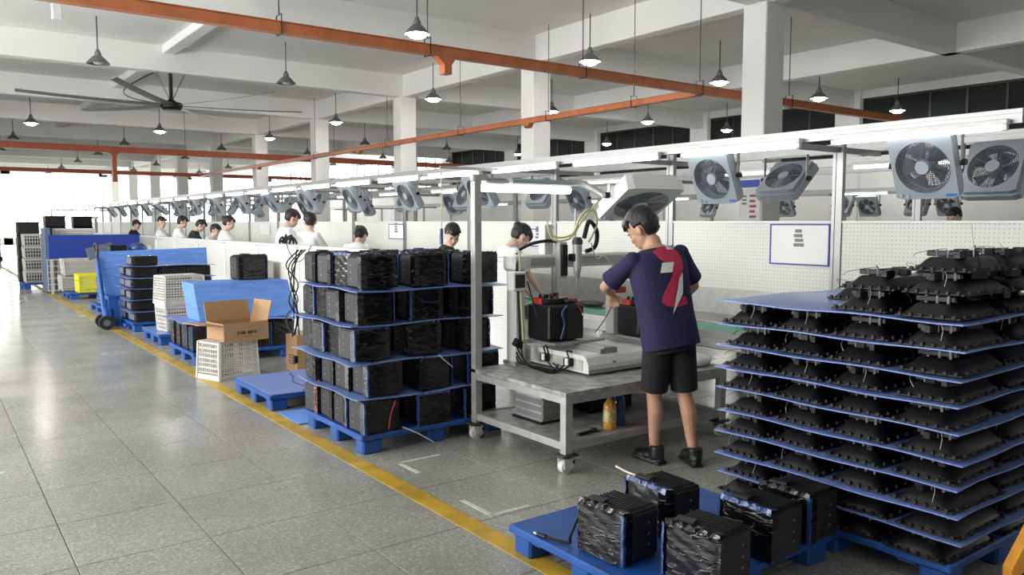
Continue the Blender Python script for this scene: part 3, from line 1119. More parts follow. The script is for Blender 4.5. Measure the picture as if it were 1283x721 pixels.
def person(label, loc, rz, H=1.68, lean=.15, side=0.0, nod=.35, turn=0.0, roll=0.0, hands=((-.16, .38, .95), (.16, .38, .95)), feet=((-.11, 0, 0), (.11, .02, 0)),
           shirt='shirt_white', legs='trousers', hair='short', skin='skin_pale', vox=.012, hem=-.05, poles=((-1, -.6, -.5), (1, -.6, -.5)), group=None, twist=0.0, build=1.0, hs=1.13, hipx=0.0, loose=1.0):
    s = H / 1.72
    t = thing('person', label, 'person', loc, rz, group)
    hip = Vector((hipx, -.02, .90 * s))
    up = Vector((side, math.sin(lean), math.cos(lean))).normalized()
    fx = Vector((math.cos(twist), math.sin(twist), 0))
    fx = (fx - up * fx.dot(up)).normalized()
    fy = up.cross(fx)

    def T(h, x=0, y=0):
        return hip + up * (h * s) + fx * (x * s) + fy * (y * s)
    body = MB()
    tor = [(-.06, .135, .090), (.05, .135, .090), (.18, .125, .085), (.34, .145, .098), (.48, .160, .100), (.56, .130, .075), (.60, .06, .055)]
    stack_rings(body, [(T(h), fx, fy, rx * s * build, ry * s) for h, rx, ry in tor])
    body.ell(hip + Vector((0, 0, -.03)) * s, (.14 * s, .10 * s, .10 * s))
    sh = [T(.525, -.165 * build, -.01), T(.525, .165 * build, -.01)]
    neck0, neck1 = T(.54), T(.565) + up * (.03 * s) + Vector((0, math.sin(nod) * .05, math.cos(nod) * .04))
    limb(body, [neck0, neck1], [.064 * s, .058 * s])
    R = Matrix.Translation(neck1) @ Matrix.Rotation(rz * 0 + turn, 4, 'Z') @ Matrix.Rotation(roll, 4, 'Y') @ Matrix.Rotation(-nod, 4, 'X')

    def Hd(x, y, z):
        return R @ Vector((x * s * hs, y * s * hs, z * s * hs))

    def hell(mb, c, r, rot=(0, 0, 0)):
        tmp = MB().ell((0, 0, 0), tuple(q * s * hs for q in r), nu=18, nv=12)
        mb.add(tmp.v, tmp.f, R @ Matrix.Translation(Vector(c) * s * hs) @ Euler(rot).to_matrix().to_4x4())
    # head: origin at top of the neck, face towards +y
    hell(body, (0, .005, .125), (.077, .094, .098))
    hell(body, (0, .040, .055), (.060, .062, .075))
    hell(body, (0, .070, .020), (.032, .030, .026))
    hell(body, (0, .100, .075), (.013, .020, .026), (.35, 0, 0))
    hell(body, (0, .085, .115), (.055, .016, .014))
    hell(body, (0, .096, .038), (.024, .010, .010))
    for sg in (-1, 1):
        hell(body, (sg * .079, .0, .085), (.010, .022, .032), (.15, 0, sg * .25))
        hell(body, (sg * .045, .070, .068), (.022, .02, .022))
    # arms, hands with five fingers
    wrists = []
    for sg, i in ((-1, 0), (1, 1)):
        S = sh[i]
        E_, W = ik(S, Vector(hands[i]), .29 * s, .25 * s, poles[i])
        limb(body, [S, S.lerp(E_, .5), E_], [.046 * s, .043 * s, .037 * s])
        limb(body, [E_, E_.lerp(W, .35), W], [.037 * s, .038 * s, .026 * s])
        hd = ((W - E_).normalized() + Vector((0, .25, -.35))).normalized()
        sx = hd.cross(Vector((0, 0, 1)))
        sx = sx.normalized() if sx.length > .05 else Vector((1, 0, 0))
        nrm = sx.cross(hd)
        pal = W + hd * .05 * s
        body.add(*(lambda q: (q.v, q.f))(MB().ell((0, 0, 0), (.040 * s, .052 * s, .017 * s))),
                 Matrix.Translation(pal) @ Matrix((sx, hd, nrm)).transposed().to_4x4())
        for q in range(4):
            b0 = pal + sx * ((q - 1.5) * .0225 * s) + hd * .035 * s
            L = (.062, .072, .068, .052)[q] * s
            m1 = b0 + hd * L * .5 - nrm * .010 * s
            e1 = m1 + (hd * .55 - nrm * .8).normalized() * L * .55
            limb(body, [b0, m1, e1], [.0095 * s, .009 * s, .0075 * s], 8)
        b0 = pal + sx * (-sg * .034 * s) - hd * .012 * s
        m1 = b0 + (sx * -sg * .7 + hd * .7).normalized() * .035 * s - nrm * .01
        e1 = m1 + (hd * .85 - nrm * .4).normalized() * .03 * s
        limb(body, [b0, m1, e1], [.011 * s, .0105 * s, .009 * s], 8)
        wrists.append((S, E_, W))
    # legs
    legsJ = []
    for sg, i in ((-1, 0), (1, 1)):
        hp = hip + Vector((sg * .085, 0, -.05)) * s
        an = Vector((feet[i][0], feet[i][1], .085 * s))
        kn = hp.lerp(an, .49) + Vector((0, .03, 0))
        limb(body, [hp, hp.lerp(kn, .5), kn, kn.lerp(an, .3) + Vector((0, -.018, 0)), kn.lerp(an, .7), an],
             [.085 * s, .072 * s, .052 * s, .054 * s, .040 * s, .033 * s])
        body.ell(an + Matrix.Rotation(feet[i][2], 3, 'Z') @ Vector((0, .05, -.045)), (.033, .10, .030), (0, 0, feet[i][2]))
        legsJ.append((hp, kn, an))
    bo = obj('body', remesh(body, 'body', skin, vox, 2), t)
    # clothes
    c = MB()
    g = .020
    rings = [(hem, .172, .132), (.02, .170, .130), (.12, .166, .126), (.27, .168, .126), (.40, .176, .124), (.50, .172, .108), (.555, .130, .085), (.585, .080, .072)]
    stack_rings(c, [(T(h), fx, fy, (rx + g * .6) * s * build, (ry + g * .4) * s) for h, rx, ry in rings], 24, 2.5)
    for S, E_, W in wrists:
        e = S.lerp(E_, .80)
        tip = S.lerp(T(.42), .25)
        c.tube([tip, S, S.lerp(E_, .4), e], [.066 * s, .062 * s, .064 * s, .078 * s], 14)
        c.ell(S, (.060 * s,) * 3)
    so = obj('shirt', remesh(c, 'shirt', shirt, vox, 2), t)
    c = MB()
    stack_rings(c, [(T(h), fx, fy, rx * s, ry * s) for h, rx, ry in ((-.12, .160, .122), (0, .158, .116), (.10, .140, .100))], 20)
    for hp, kn, an in legsJ:
        if legs == 'shorts':
            lo = hp.lerp(kn, .90)
            c.tube([hp + Vector((0, 0, .05)), hp.lerp(kn, .4), lo], [.098 * s, .098 * s, .092 * s], 16)
        else:
            c.tube([hp + Vector((0, 0, .05)), hp.lerp(kn, .5), kn, kn.lerp(an, .5), an], [.098 * s, .088 * s, .075 * s, .07 * s, .068 * s], 16)
    obj('shorts' if legs == 'shorts' else 'trousers', remesh(c, 'lower_clothes', 'shorts_black' if legs == 'shorts' else 'trousers', vox, 2), t)
    for i, (hp, kn, an) in enumerate(legsJ):
        c = MB()
        a = feet[i][2]
        c.add(*(lambda q: (q.v, q.f))(MB().box((0, .055, .012), (.092, .275, .024), ch=.010).ell((0, .105, .038), (.046, .085, .040)).ell((0, -.01, .055), (.043, .075, .055)).cyl((0, -.02, .04), (0, -.025, .125), .050, .050, 14).ell((0, .045, .045), (.045, .09, .045))),
              Matrix.Translation(Vector((an.x, an.y, 0))) @ Matrix.Rotation(a, 4, 'Z'))
        obj('shoe', remesh(c, 'shoe', 'shoe_black', .008, 2), t)
    # hair
    c = MB()
    el = MB().ell((0, 0, 0), (.089, .110, .108), nu=32, nv=24)
    vs = []
    rnd = random.Random(hash(label) % 999)
    for (x, y, z) in el.v:
        k = 1 + rnd.uniform(-.02, .035)
        x, y, z = x * k, y * k, z * k
        lim = .035
        if y > .035 and z < lim:                 # the face stays free
            y = min(y, .03)
            x *= .70
            z = max(z, -.01)
        elif z < -.075:                          # nape
            z = max(z, -.098)
            x *= .95
            y -= .012
        if z < -.02 and -.022 < y <= .035:       # around the ears
            x *= .74
            y = min(y, .015)
        vs.append((x * s * hs, y * s * hs, z * s * hs))
    c.add(vs, el.f, R @ Matrix.Translation(Vector((0, -.002, .132)) * s * hs))
    for q in range(26):
        a = rnd.uniform(-1.3, 1.3)
        p0 = Hd(math.sin(a) * .06, .03 + .05 * math.cos(a), .205 - .02 * abs(a))
        p1 = Hd(math.sin(a) * .088, .02 + .092 * math.cos(a), .160 + rnd.uniform(-.025, .01))
        c.tube([p0, p1], [.019 * s, .009 * s], 6)
    if hair == 'bun':
        hell(c, (0, -.10, .155), (.04, .035, .04))
    if hair == 'ponytail':
        c.tube([Hd(0, -.085, .14), Hd(0, -.15, .13), Hd(.01, -.17, .05), Hd(.01, -.15, -.06)], [.022 * s, .03 * s, .026 * s, .008 * s], 10)
    if hair == 'long':
        for sg in (-1, 1):
            c.tube([Hd(sg * .07, -.02, .13), Hd(sg * .082, .0, .04), Hd(sg * .07, .01, -.06)], [.03 * s, .028 * s, .012 * s], 10)
    obj('hair', remesh(c, 'hair', 'hair', min(vox, .009), 1, .4), t)
    for sg in (-1, 1):
        e = MB()
        hell(e, (sg * .031, .0875, .093), (.011, .006, .005))
        e.build('eye', 'eye_dark', t, smooth=True)
        e = MB()
        hell(e, (sg * .032, .0945, .113), (.018, .005, .0035), (0, sg * .12, 0))
        e.build('eyebrow', 'hair', t, smooth=True)
    e = MB()
    hell(e, (0, .1045, .040), (.020, .004, .005))
    e.build('mouth', 'lip', t, smooth=True)
    return t, so


def project_print(shirt_ob, polys, origin, ux, uz, d, m, name, parent):
    """drape flat polygons (in metres in the ux/uz frame) on the shirt surface along direction d"""
    me = shirt_ob.data
    bvh = BVHTree.FromPolygons([v.co for v in me.vertices], [p.vertices for p in me.polygons])
    bm = bmesh.new()
    for poly in polys:
        f = bm.faces.new([bm.verts.new((x, 0, z)) for x, z in poly])
    bmesh.ops.triangulate(bm, faces=bm.faces[:])
    for _ in range(4):
        ed = [e for e in bm.edges if e.calc_length() > .025]
        if ed:
            bmesh.ops.subdivide_edges(bm, edges=ed, cuts=1)
            bmesh.ops.triangulate(bm, faces=bm.faces[:])
    for v in bm.verts:
        p = Vector(origin) + Vector(ux) * v.co.x + Vector(uz) * v.co.z
        hit = bvh.ray_cast(p - Vector(d) * .6, Vector(d))
        v.co = (hit[0] - Vector(d) * .0035) if hit[0] else p
    mm = bpy.data.meshes.new(name)
    bm.to_mesh(mm)
    bm.free()
    mm.materials.append(M[m])
    mm.polygons.foreach_set('use_smooth', [True] * len(mm.polygons))
    return obj(name, mm, parent)


# the worker in the navy T-shirt
HW = math.radians(20)
wk, wshirt = person('man in navy T-shirt with red number print and black shorts working at the machine cart', (4.02, 3.60, 0), -HW, H=1.70, lean=.15, side=-.13,
                    nod=.60, turn=.62, roll=-.06, hipx=-.055, hands=((-.27, .42, 1.12), (.13, .30, 1.03)), feet=((-.11, .06, .35), (.12, -.06, -.15)), shirt='shirt_navy', legs='shorts',
                    skin='skin', vox=.0075, hem=-.09, poles=((-1, .0, -.45), (1, -.35, -.30)), build=1.08, twist=.0)
O = Vector((-.075, -.02, 1.275))
D = Vector((0, 1, .05)).normalized()
UX, UZ = Vector((1, 0, 0)), Vector((-.12, .05, 1)).normalized()
two = [(-.095, .165), (-.05, .19), (.02, .195), (.075, .175), (.105, .125), (.10, .07), (.065, .01), (.02, -.06), (-.005, -.115), (.075, -.125), (.08, -.175),
       (.0, -.19), (-.07, -.185), (-.105, -.16), (-.095, -.12), (-.055, -.06), (-.005, .01), (.03, .065), (.035, .105), (.0, .12), (-.04, .105), (-.065, .12)]
project_print(wshirt, [two], O, UX, UZ, D, 'print_red', 'number_print', wshirt)
for pl in ([(.0, .205), (.075, .205), (.062, .178), (.012, .178)], [(-.055, .095), (.03, .10), (.002, .035), (-.085, .03)], [(.08, .03), (.045, -.005), (-.045, -.235), (.055, -.10)]):
    ob = project_print(wshirt, [pl], O - D * .003, UX, UZ, D, 'print_white', 'white_shard', wshirt)
    ob.location = (0, -.004, 0)

E90 = -PI / 2
person('man in white shirt bending to the right behind the partition', (4.79, 12.75, 0), E90, H=1.80, lean=.10, nod=.55, turn=0, shirt='shirt_white', hair='short', hands=((-.14, .42, .98), (.14, .42, .98)))
person('person in white shirt with short black hair seen from behind', (4.79, 11.75, 0), E90 + .45, turn=.8, H=1.72, lean=.10, nod=.30, shirt='shirt_white', hair='short')
person('person with black ponytail and white collar bent low behind the tall stack', (4.79, 10.2, 0), E90 + .75, H=1.60, lean=.48, nod=.65, shirt='shirt_white', hair='ponytail')
person('dark haired person in dark grey shirt bowed behind the tall stack', (4.79, 7.95, 0), E90 - .5, turn=-1.35, H=1.60, lean=.30, nod=.55, shirt='shirt_black', hair='short', hands=((-.14, .3, .9), (.14, .3, .9)))
person('woman in white shirt with hair tied back leaning over beside the cart post', (4.77, 6.68, 0), E90 - .1, H=1.62, lean=.30, nod=.80, shirt='shirt_white', hair='bun', hands=((-.14, .42, .9), (.14, .42, .9)))
person('woman in white shirt with black hair in a bun', (4.79, 16.0, 0), E90 - .2, H=1.70, lean=.10, nod=.35, shirt='shirt_white', hair='bun')
person('pale faced person bent low behind the partition ledge', (4.79, 17.35, 0), E90 - .8, H=1.58, lean=.42, nod=.35, shirt='shirt_white', hair='short')
person('man in black shirt looking down with bowed head', (4.79, 18.4, 0), E90 - .2, H=1.68, lean=.22, nod=.7, shirt='shirt_black', hair='short')
person('person in white shirt beside the man in black shirt', (4.79, 19.5, 0), E90 - .2, H=1.72, lean=.10, nod=.4, shirt='shirt_white', hair='short')
person('young man in white shirt facing the aisle', (4.79, 21.1, 0), E90 - .4, turn=-.95, H=1.70, lean=.06, nod=.15, shirt='shirt_white', hair='short')
person('man in black shirt at the far partition', (4.79, 24.4, 0), E90 - .5, H=1.64, lean=.12, nod=.4, shirt='shirt_black', hair='short')
person('person with black hair far behind the perforated boards near third line', (12.4, 5.65, 0), PI / 2, H=1.78, lean=.08, nod=.2, shirt='shirt_white', hair='short')
# ================================================================ pallets, sheets and wrapped units
_pal = {}


def pallet(label, x0, x1, y0, y1, h=.14, group=None, rz=0):
    t = thing('plastic_pallet', label, 'pallet', ((x0 + x1) / 2, (y0 + y1) / 2, 0), rz, group)
    lx, ly = x1 - x0, y1 - y0
    key = (round(lx, 2), round(ly, 2), h)
    if key not in _pal:
        d = MB().box((0, 0, h - .02), (lx, ly, .04), ch=.008)
        d2 = MB()
        for q in (-1, 0, 1):
            d2.box((0, q * ly * .33, h - .045), (lx - .06, .09, .03))
        f = MB().box((0, 0, (h - .04) / 2), (.15, .13, h - .036), ch=.012)
        _pal[key] = (d.mesh('deck', 'blue_plastic'), d2.mesh('deck_rib', 'blue_plastic'), f.mesh('foot', 'blue_plastic'))
    a, b, c = _pal[key]
    obj('deck', a, t)
    obj('deck_rib', b, t)
    for i in (-1, 0, 1):
        for j in (-1, 0, 1):
            obj('foot', c, t, (i * (lx / 2 - .095), j * (ly / 2 - .085), 0))
    return t


def sheet_mesh(lx, ly, th, m, wav=.006, seed=1, n=12):
    r = random.Random(seed)
    ph = [r.uniform(0, 6) for _ in range(4)]
    vs, fs = [], []
    for z in (0, th):
        for i in range(n + 1):
            for j in range(n + 1):
                u, v = i / n, j / n
                e = max(abs(u - .5), abs(v - .5)) * 2
                dz = wav * (math.sin(u * 9 + ph[0]) + math.sin(v * 11 + ph[1])) * e ** 4 - wav * .7 * e ** 6
                vs.append(((u - .5) * lx, (v - .5) * ly + .004 * math.sin(u * 14 + ph[2]) * (v > .9 or v < .1), z + dz))
    N = (n + 1) * (n + 1)
    for i in range(n):
        for j in range(n):
            a = i * (n + 1) + j
            fs.append([a, a + 1, a + n + 2, a + n + 1])
            fs.append([N + a, N + a + n + 1, N + a + n + 2, N + a + 1])
    for i in range(n):
        for a, b in ((i * (n + 1), (i + 1) * (n + 1)), (i * (n + 1) + n, (i + 1) * (n + 1) + n), (i, i + 1), (n * (n + 1) + i, n * (n + 1) + i + 1)):
            fs.append([a, b, N + b, N + a])
    return MB().add(vs, fs).mesh('divider_sheet', m, True)


def divider(label, x0, x1, y0, y1, z, m='blue_sheet', seed=1, group=None, rz=0, wav=.006):
    o = obj('divider_sheet', sheet_mesh(x1 - x0, y1 - y0, .006, m, wav, seed), None, ((x0 + x1) / 2, (y0 + y1) / 2, z), (0, 0, rz))
    return tag(o, label, 'sheet', group)


UW, UD, UH = .27, .235, .232


def unit_proto(seed, tape=1):
    r = random.Random(seed)
    t = thing('wrapped_unit', '', 'machine part')
    MB().box((0, 0, UH / 2), (UW, UD, UH - .004), ch=.018, seg=2).build('case', 'black', t)
    for s in (-1, 1):
        p = MB().box((s * (UW / 2 + .001), .01, UH / 2), (.008, UD * .80, UH * .86), ch=.003).build('side_plate', 'panel_grey', t)
        b = MB()
        for z in (.3, .5, .72):
            b.cyl((s * (UW / 2 + .003), UD * .18, z * UH), (s * (UW / 2 + .008), UD * .18, z * UH), .0055, n=8)
        b.build('bolt', 'alu', p)['kind'] = 'stuff'
    # film: puckered skin over the -y side, wrapping round both corners
    n, m = 22, 12
    vs, fs = [], []
    for i in range(n + 1):
        u = i / n * 2 - 1
        for j in range(m + 1):
            v = j / m
            k = min(1, max(0, (abs(u) - .72) / .28))
            x = math.copysign(min(abs(u) / .72, 1), u) * (UW / 2 + .006) + math.copysign(k * .004, u)
            y = -UD / 2 - .006 + k * .055 + (.018 * (k > 0) * (1 - k) * 0)
            if 0 < abs(u) and abs(abs(u) - .72) < .09:
                y += .006
            pk = .002 * math.sin(j * 2.1 + i * .9 + seed) * (1 - k) + .0015 * math.sin(j * 3.7 + seed * 2)
            vs.append((x, y - pk - .003 * (1 - k), .006 + v * (UH - .012)))
    for i in range(n):
        for j in range(m):
            a = i * (m + 1) + j
            fs.append([a, a + m + 1, a + m + 2, a + 1])
    f = MB().add(vs, fs).build('film', 'film', t, smooth=True)
    if tape:
        s = 1 if seed % 2 else -1
        pts = []
        for q in range(9):
            z = .004 + q / 8 * (UH - .006)
            pts.append((s * (UW / 2 + .003 + r.uniform(0, .004)), -UD / 2 - .006 + r.uniform(-.003, .003), z))
        vs, fs = [], []
        for q, p in enumerate(pts):
            wdt = .005 + .006 * abs(math.sin(q * 1.3 + seed))
            vs += [(p[0] - s * wdt, p[1] - .006, p[2]), (p[0] + s * .004, p[1] - .004, p[2]), (p[0] + s * .006, p[1] + wdt, p[2])]
        for q in range(8):
            for e in range(2):
                a = q * 3 + e
                fs.append([a, a + 1, a + 4, a + 3])
        MB().add(vs, fs).build('film_edge', 'tape_blue', f, smooth=True)
    # top: slats, plug pad, crumpled film rim
    g = MB()
    for q in range(9):
        g.box((0, -UD * .38 + q * UD * .095, UH + .001), (UW * .84, .008, .008))
    g.build('top_slats', 'black', t)
    MB().box((-UW * .22, -UD * .30, UH + .014), (.085, .045, .014), (0, .05, .25), ch=.003).build('plug', 'panel_grey', t)
    vs, fs = [], []
    for q in range(15):
        x = -UW / 2 + q / 14 * UW
        h = .006 + .010 * abs(math.sin(q * 1.7 + seed))
        vs += [(x, -UD / 2 - .006, UH - .012), (x, -UD / 2 + .004 + .006 * math.sin(q * 2.2), UH + h), (x, -UD / 2 + .05 + .01 * math.sin(q * 1.1), UH + .002)]
    for q in range(14):
        for e in range(2):
            a = q * 3 + e
            fs.append([a, a + 3, a + 4, a + 1])
    MB().add(vs, fs).build('film_rim', 'tape_blue' if seed == 2 else 'film', f)
    return t


UP = [unit_proto(1), unit_proto(2), unit_proto(3, 0), unit_proto(4)]


def unit(label, x, y, z, rz=0, group=None, v=None, sc=None):
    o = clone(UP[random.randrange(4) if v is None else v], (x, y, z), rz, label, group)
    if sc:
        o.scale = sc
    return o


def wire(name, label, pts, r=.0025, m='wire_pale', cat='wire', n=5, sm=4, group=None):
    return tag(MB().tube(smooth_pts(pts, sm), r, n).build(name, m, None, smooth=True), label, cat, group)


# ---- the tall stack beside the cart
pallet('blue plastic pallet under the tall stack of wrapped black units', 2.40, 3.64, 5.0, 6.04)
LV = ['bottom', 'second', 'third', 'fourth', 'top']
PITCHZ = .2555
for L in range(5):
    z = .14 + L * PITCHZ
    ox, oy = [(.0, .0), (.02, .03), (-.02, .06), (.0, .08), (.02, .02)][L]
    if L:
        divider('blue corrugated divider sheet under the %s layer of the tall stack' % LV[L], 2.36 + ox, 3.66 + ox, 4.98 + oy, 6.06 + oy, z - .008, seed=L * 3, wav=.006)
    for i in range(3):
        for j in range(4):
            if L < 4 and i > 0 and j > 1:
                continue
            x = 2.56 + i * .43 + ox + random.uniform(-.02, .02)
            y = 5.13 + j * .262 + oy + random.uniform(-.006, .006)
            if i == 0 and L in (1,) and j == 0:
                x += .02
            rz = random.uniform(-.05, .05)
            if i == 0 and j in (1, 2) and L in (2, 3, 4):
                rz -= PI / 2 * (1 if (L + j) % 2 else 0)
            if j == 0:
                pos = ('at the corner by the yellow stripe', 'in the middle of the front face', 'at the corner by the cart')[i]
            elif i == 0:
                pos = 'aisle side, %s from the stripe corner' % ORDN[j]
            else:
                pos = '%s column, %s back' % (('', 'middle', 'cart side')[i], ORDN[j])
            unit('wrapped black unit, %s layer of tall stack, %s' % (LV[L], pos), x, y, z, rz, 'wrapped units, %s layer of tall stack' % LV[L])
wire('loose_wire', 'thin red wire hanging down the bottom layer of the tall stack', [(2.66, 4.99, .36), (2.62, 4.985, .27), (2.60, 4.98, .17)], .004, 'red_wire')
wire('loose_wire', 'thin red wire hanging at the aisle side of the tall stack', [(2.41, 5.75, .42), (2.38, 5.76, .30), (2.39, 5.74, .18)], .004, 'red_wire')
wire('loose_wire', 'white plug wire dangling over the tall stack pallet edge', [(2.72, 5.0, .16), (2.80, 4.93, .12), (2.92, 4.90, .04)], .004)
wire('loose_wire', 'pale wire hanging from the third layer of the tall stack', [(3.02, 4.99, .66), (3.05, 4.96, .62), (3.12, 4.95, .56)], .003)
wire('loose_wire', 'dark wire dangling from the pallet edge by the cart caster', [(3.28, 4.99, .17), (3.36, 4.95, .12), (3.42, 4.93, .03)], .003, 'red_wire')
t = thing('power_cable', 'tangled black power cables hanging on the aisle side of the tall stack', 'cable', (2.40, 6.0, .95))
for q in range(5):
    r = random.Random(q)
    pts = [(.06 * q * .3, .12, .46)] + [(-.04 + r.uniform(-.05, .05), .10 + r.uniform(-.06, .08), .34 - .14 * e) for e in range(5)]
    MB().tube(smooth_pts(pts), .0055, 6).build('cable', 'black', t, smooth=True)
MB().box((-.03, .12, -.42), (.035, .035, .06), ch=.006).build('plug', 'black', t)

# loose sheet on the floor, empty pallet with its sheet
divider('light blue sheet lying on the floor between two pallets', 2.38, 3.5, 6.10, 6.60, .003, 'light_blue_board', 7, wav=.001)
pallet('blue plastic pallet with only a pale blue sheet on it', 2.34, 3.54, 6.66, 7.66)
divider('pale blue sheet on the empty pallet', 2.36, 3.54, 6.66, 7.66, .142, 'blue_sheet', 9, wav=.001)
wire('loose_wire', 'thin dark wire lying across the pale blue sheet', [(2.84, 7.5, .152), (2.80, 7.30, .152), (2.72, 7.1, .152), (2.72, 6.8, .152), (2.64, 6.67, .15)], .003, 'black')

# ---- pallet of units in the foreground
pallet('blue plastic pallet in the foreground carrying five wrapped units', 2.27, 3.47, 2.08, 3.10)
F = 'film-wrapped black unit on the foreground pallet, '
unit(F + 'with a plug cable lying beside it', 2.475, 2.535, .14, -PI / 2 + .06, None, 0)
unit(F + 'behind the one with the plug cable', 2.86, 2.62, .14, -PI / 2 - .05, None, 1)
unit(F + 'at its corner with a grey plug on top', 2.60, 2.13, .14, -PI / 2 + .1, None, 3)
unit(F + 'between the grey-plugged one and the tray stack', 3.02, 2.17, .14, -PI / 2, None, 1)
unit(F + 'next to the tray stack', 3.335, 2.19, .14, -PI / 2, None, 0)
t = thing('power_cable', 'black cable with metal plug lying on the foreground pallet', 'cable', (2.30, 2.68, .14))
MB().tube(smooth_pts([(.07, .0, .16), (.03, .02, .05), (.045, .04, .012), (.02, .10, .010), (-.0, .16, .010)]), .007, 8).build('cable', 'black', t, smooth=True)
MB().cyl((-.0, .16, .011), (-.008, .215, .011), .011, .009, 10).build('plug', 'black', t)
MB().cyl((-.008, .215, .011), (-.011, .235, .011), .007, n=8).build('plug_tip', 'alu', t)
wire('loose_wire', 'pale ribbon lead lying behind the foreground units', [(2.80, 2.64, .375), (2.78, 2.78, .385), (2.77, 2.86, .40)], .006)

# ================================================================ stack of black shells on blue sheets
def shell_proto(seed):
    r = random.Random(seed)
    t = thing('plastic_shell', '', 'machine part')
    a, b = .245, .135
    mb = MB()
    ta, tb = .212, .090
    ex, ey = Vector((1, 0, 0)), Vector((0, 1, 0))
    stack_rings(mb, [((0, 0, z), ex, ey, p, q) for z, p, q in ((.008, a, b), (.016, a - .004, b - .004), (.034, ta + .012, tb + .018), (.054, ta - .002, tb), (.064, ta - .016, tb - .014))], 32, 6)
    mb.build('shell', 'shell_black', t, smooth=True)
    fl_ = MB().box((0, 0, .006), (.50, .28, .010), ch=.002)
    for q in range(6):
        fl_.box((-.25, -.115 + q * .046, .013), (.014, .016, .020), ch=.002)
        fl_.box((-.20 + q * .08, -.14, .013), (.020, .012, .020), ch=.002)
    fl_.build('flange', 'black_soft', t)
    h = MB()
    for q in range(5):
        x, y = r.uniform(-.19, .16), r.uniform(-.07, .07)
        h.box((x, y, .078), (r.uniform(.03, .10), r.uniform(.02, .06), .034), (0, 0, r.uniform(-.4, .4)), ch=.003)
    h.box((-.16, 0, .082), (.022, .17, .026), ch=.004).box((.02, .06, .080), (.32, .016, .022), ch=.003)
    h.build('bracket', 'black', t)
    h = MB()
    for q in range(3):
        x, y = -.175 + r.uniform(-.005, .02), -.06 + q * .05
        h.cyl((x, y, .060), (x, y, .098), .006, n=6)
    h.build('pin', 'alu', t)['kind'] = 'stuff'
    for q in range(2):
        y = r.uniform(-.1, .1)
        pts = [(-.10, y, .09), (-.17, y + r.uniform(-.05, .05), .105), (-.235, y + r.uniform(-.08, .08), .085), (-.27 - r.uniform(0, .05), y + r.uniform(-.1, .1), .045 + r.uniform(-.03, .03))]
        MB().tube(smooth_pts(pts, 3), .0013, 4).build('lead_wire', 'wire_pale' if q == 0 and seed % 2 else 'black', t)
    return t


SP = [shell_proto(k) for k in range(4)]
pallet('blue plastic pallet under the tall stack of black shells', 3.52, 4.70, 1.56, 2.79, .14)
NP = .1185
ORD = ['bottom', 'second', 'third', 'fourth', 'fifth', 'sixth', 'seventh', 'eighth', 'ninth', 'tenth', 'eleventh', 'twelfth']
for L in range(9):
    z = .14 + NP * L
    off = (random.uniform(-.02, .02), random.uniform(-.02, .02))
    if L:
        divider('blue sheet under the %s layer of the stack of black shells' % ORD[L], 3.48 + off[0], 4.70 + off[0], 1.53 + off[1], 2.82 + off[1], z - .007, seed=L + 20, wav=.004)
    for j in range(4):
        for i in range(2):
            if i == 1 and j > 1:
                continue
            clone(SP[random.randrange(4)], (3.755 + i * .55 + off[0] + random.uniform(-.012, .012), 1.70 + j * .318 + off[1] + random.uniform(-.012, .012), z), random.uniform(-.04, .04),
                  'black shell in the %s layer of the shell stack, %s' % (ORD[L], ('%s along the aisle side' % ORDN[j]) if i == 0 else 'rear row, %s' % ORDN[j]), 'black shells, %s layer' % ORD[L])
zt = .14 + NP * 9
divider('pale blue sheet on top of the stack of black shells', 3.50, 4.72, 1.55, 2.84, zt - .006, 'blue_sheet', 33, wav=.005)
TOPL = [(0, [(3.77, 1.72), (3.80, 2.04), (4.31, 1.72), (4.33, 2.04), (4.26, 2.36)]), (1, [(3.86, 1.73), (3.88, 2.05), (4.40, 1.73), (4.42, 2.05)]), (2, [(3.93, 1.76), (4.46, 1.78)])]
for L, pts in TOPL:
    for q, (x, y) in enumerate(pts):
        clone(SP[(q + L) % 4], (x, y, zt + .002 + L * .098), random.uniform(-.05, .05), 'black shell heaped on the pale blue top sheet, %s tier, piece %s' % (ORD[L], ORDN[q]), 'heaped shells, %s tier' % ORD[L])
for q, (x, y, h) in enumerate(((3.80, 1.62, .42), (3.92, 1.70, .47), (4.1, 1.66, .40), (4.30, 1.70, .42), (4.05, 2.2, .30))):
    r = random.Random(q + 5)
    wire('loose_wire', 'thin %s wire sticking up from the heap of black shells, %s from the aisle' % ('pale' if q % 2 else 'dark', ORDN[q]), [(x + .1, y + .1, zt + (.18 if q < 4 else .07)), (x, y, zt + (.22 if q < 4 else .13)), (x - .03 + r.uniform(-.06, .06), y + .02, zt + h - .1 if q != 1 else zt + h - .05)], .0025,
         'wire_pale' if q % 2 else 'black')

# orange truck part at the edge of the picture
t = thing('pallet_truck', 'orange yellow steel pallet truck head with bolt holes beside the shell stack', 'pallet truck', (3.67, 1.27, 0), -.64)
mb = MB()
mb.prism([(-.14, .08), (.16, .08), (.16, .36), (.10, .44), (.02, .46), (-.05, .40), (-.14, .20)], -.03, .03, Matrix.Rotation(PI / 2, 4, 'X'))
mb.build('side_plate', 'orange_yellow', t)
mb = MB().cyl((-.07, -.034, .17), (-.07, .034, .17), .032, n=18)
mb.build('bush', 'black', t)
MB().cyl((.05, -.036, .36), (.05, .036, .36), .018, n=12).build('bolt', 'alu', t)
MB().cyl((.0, -.06, .09), (.0, .06, .09), .09, n=24).build('wheel', 'rubber', t, smooth=True)
MB().bb(.14, .75, -.12, .12, .05, .10, .01).build('fork', 'orange_yellow', t)
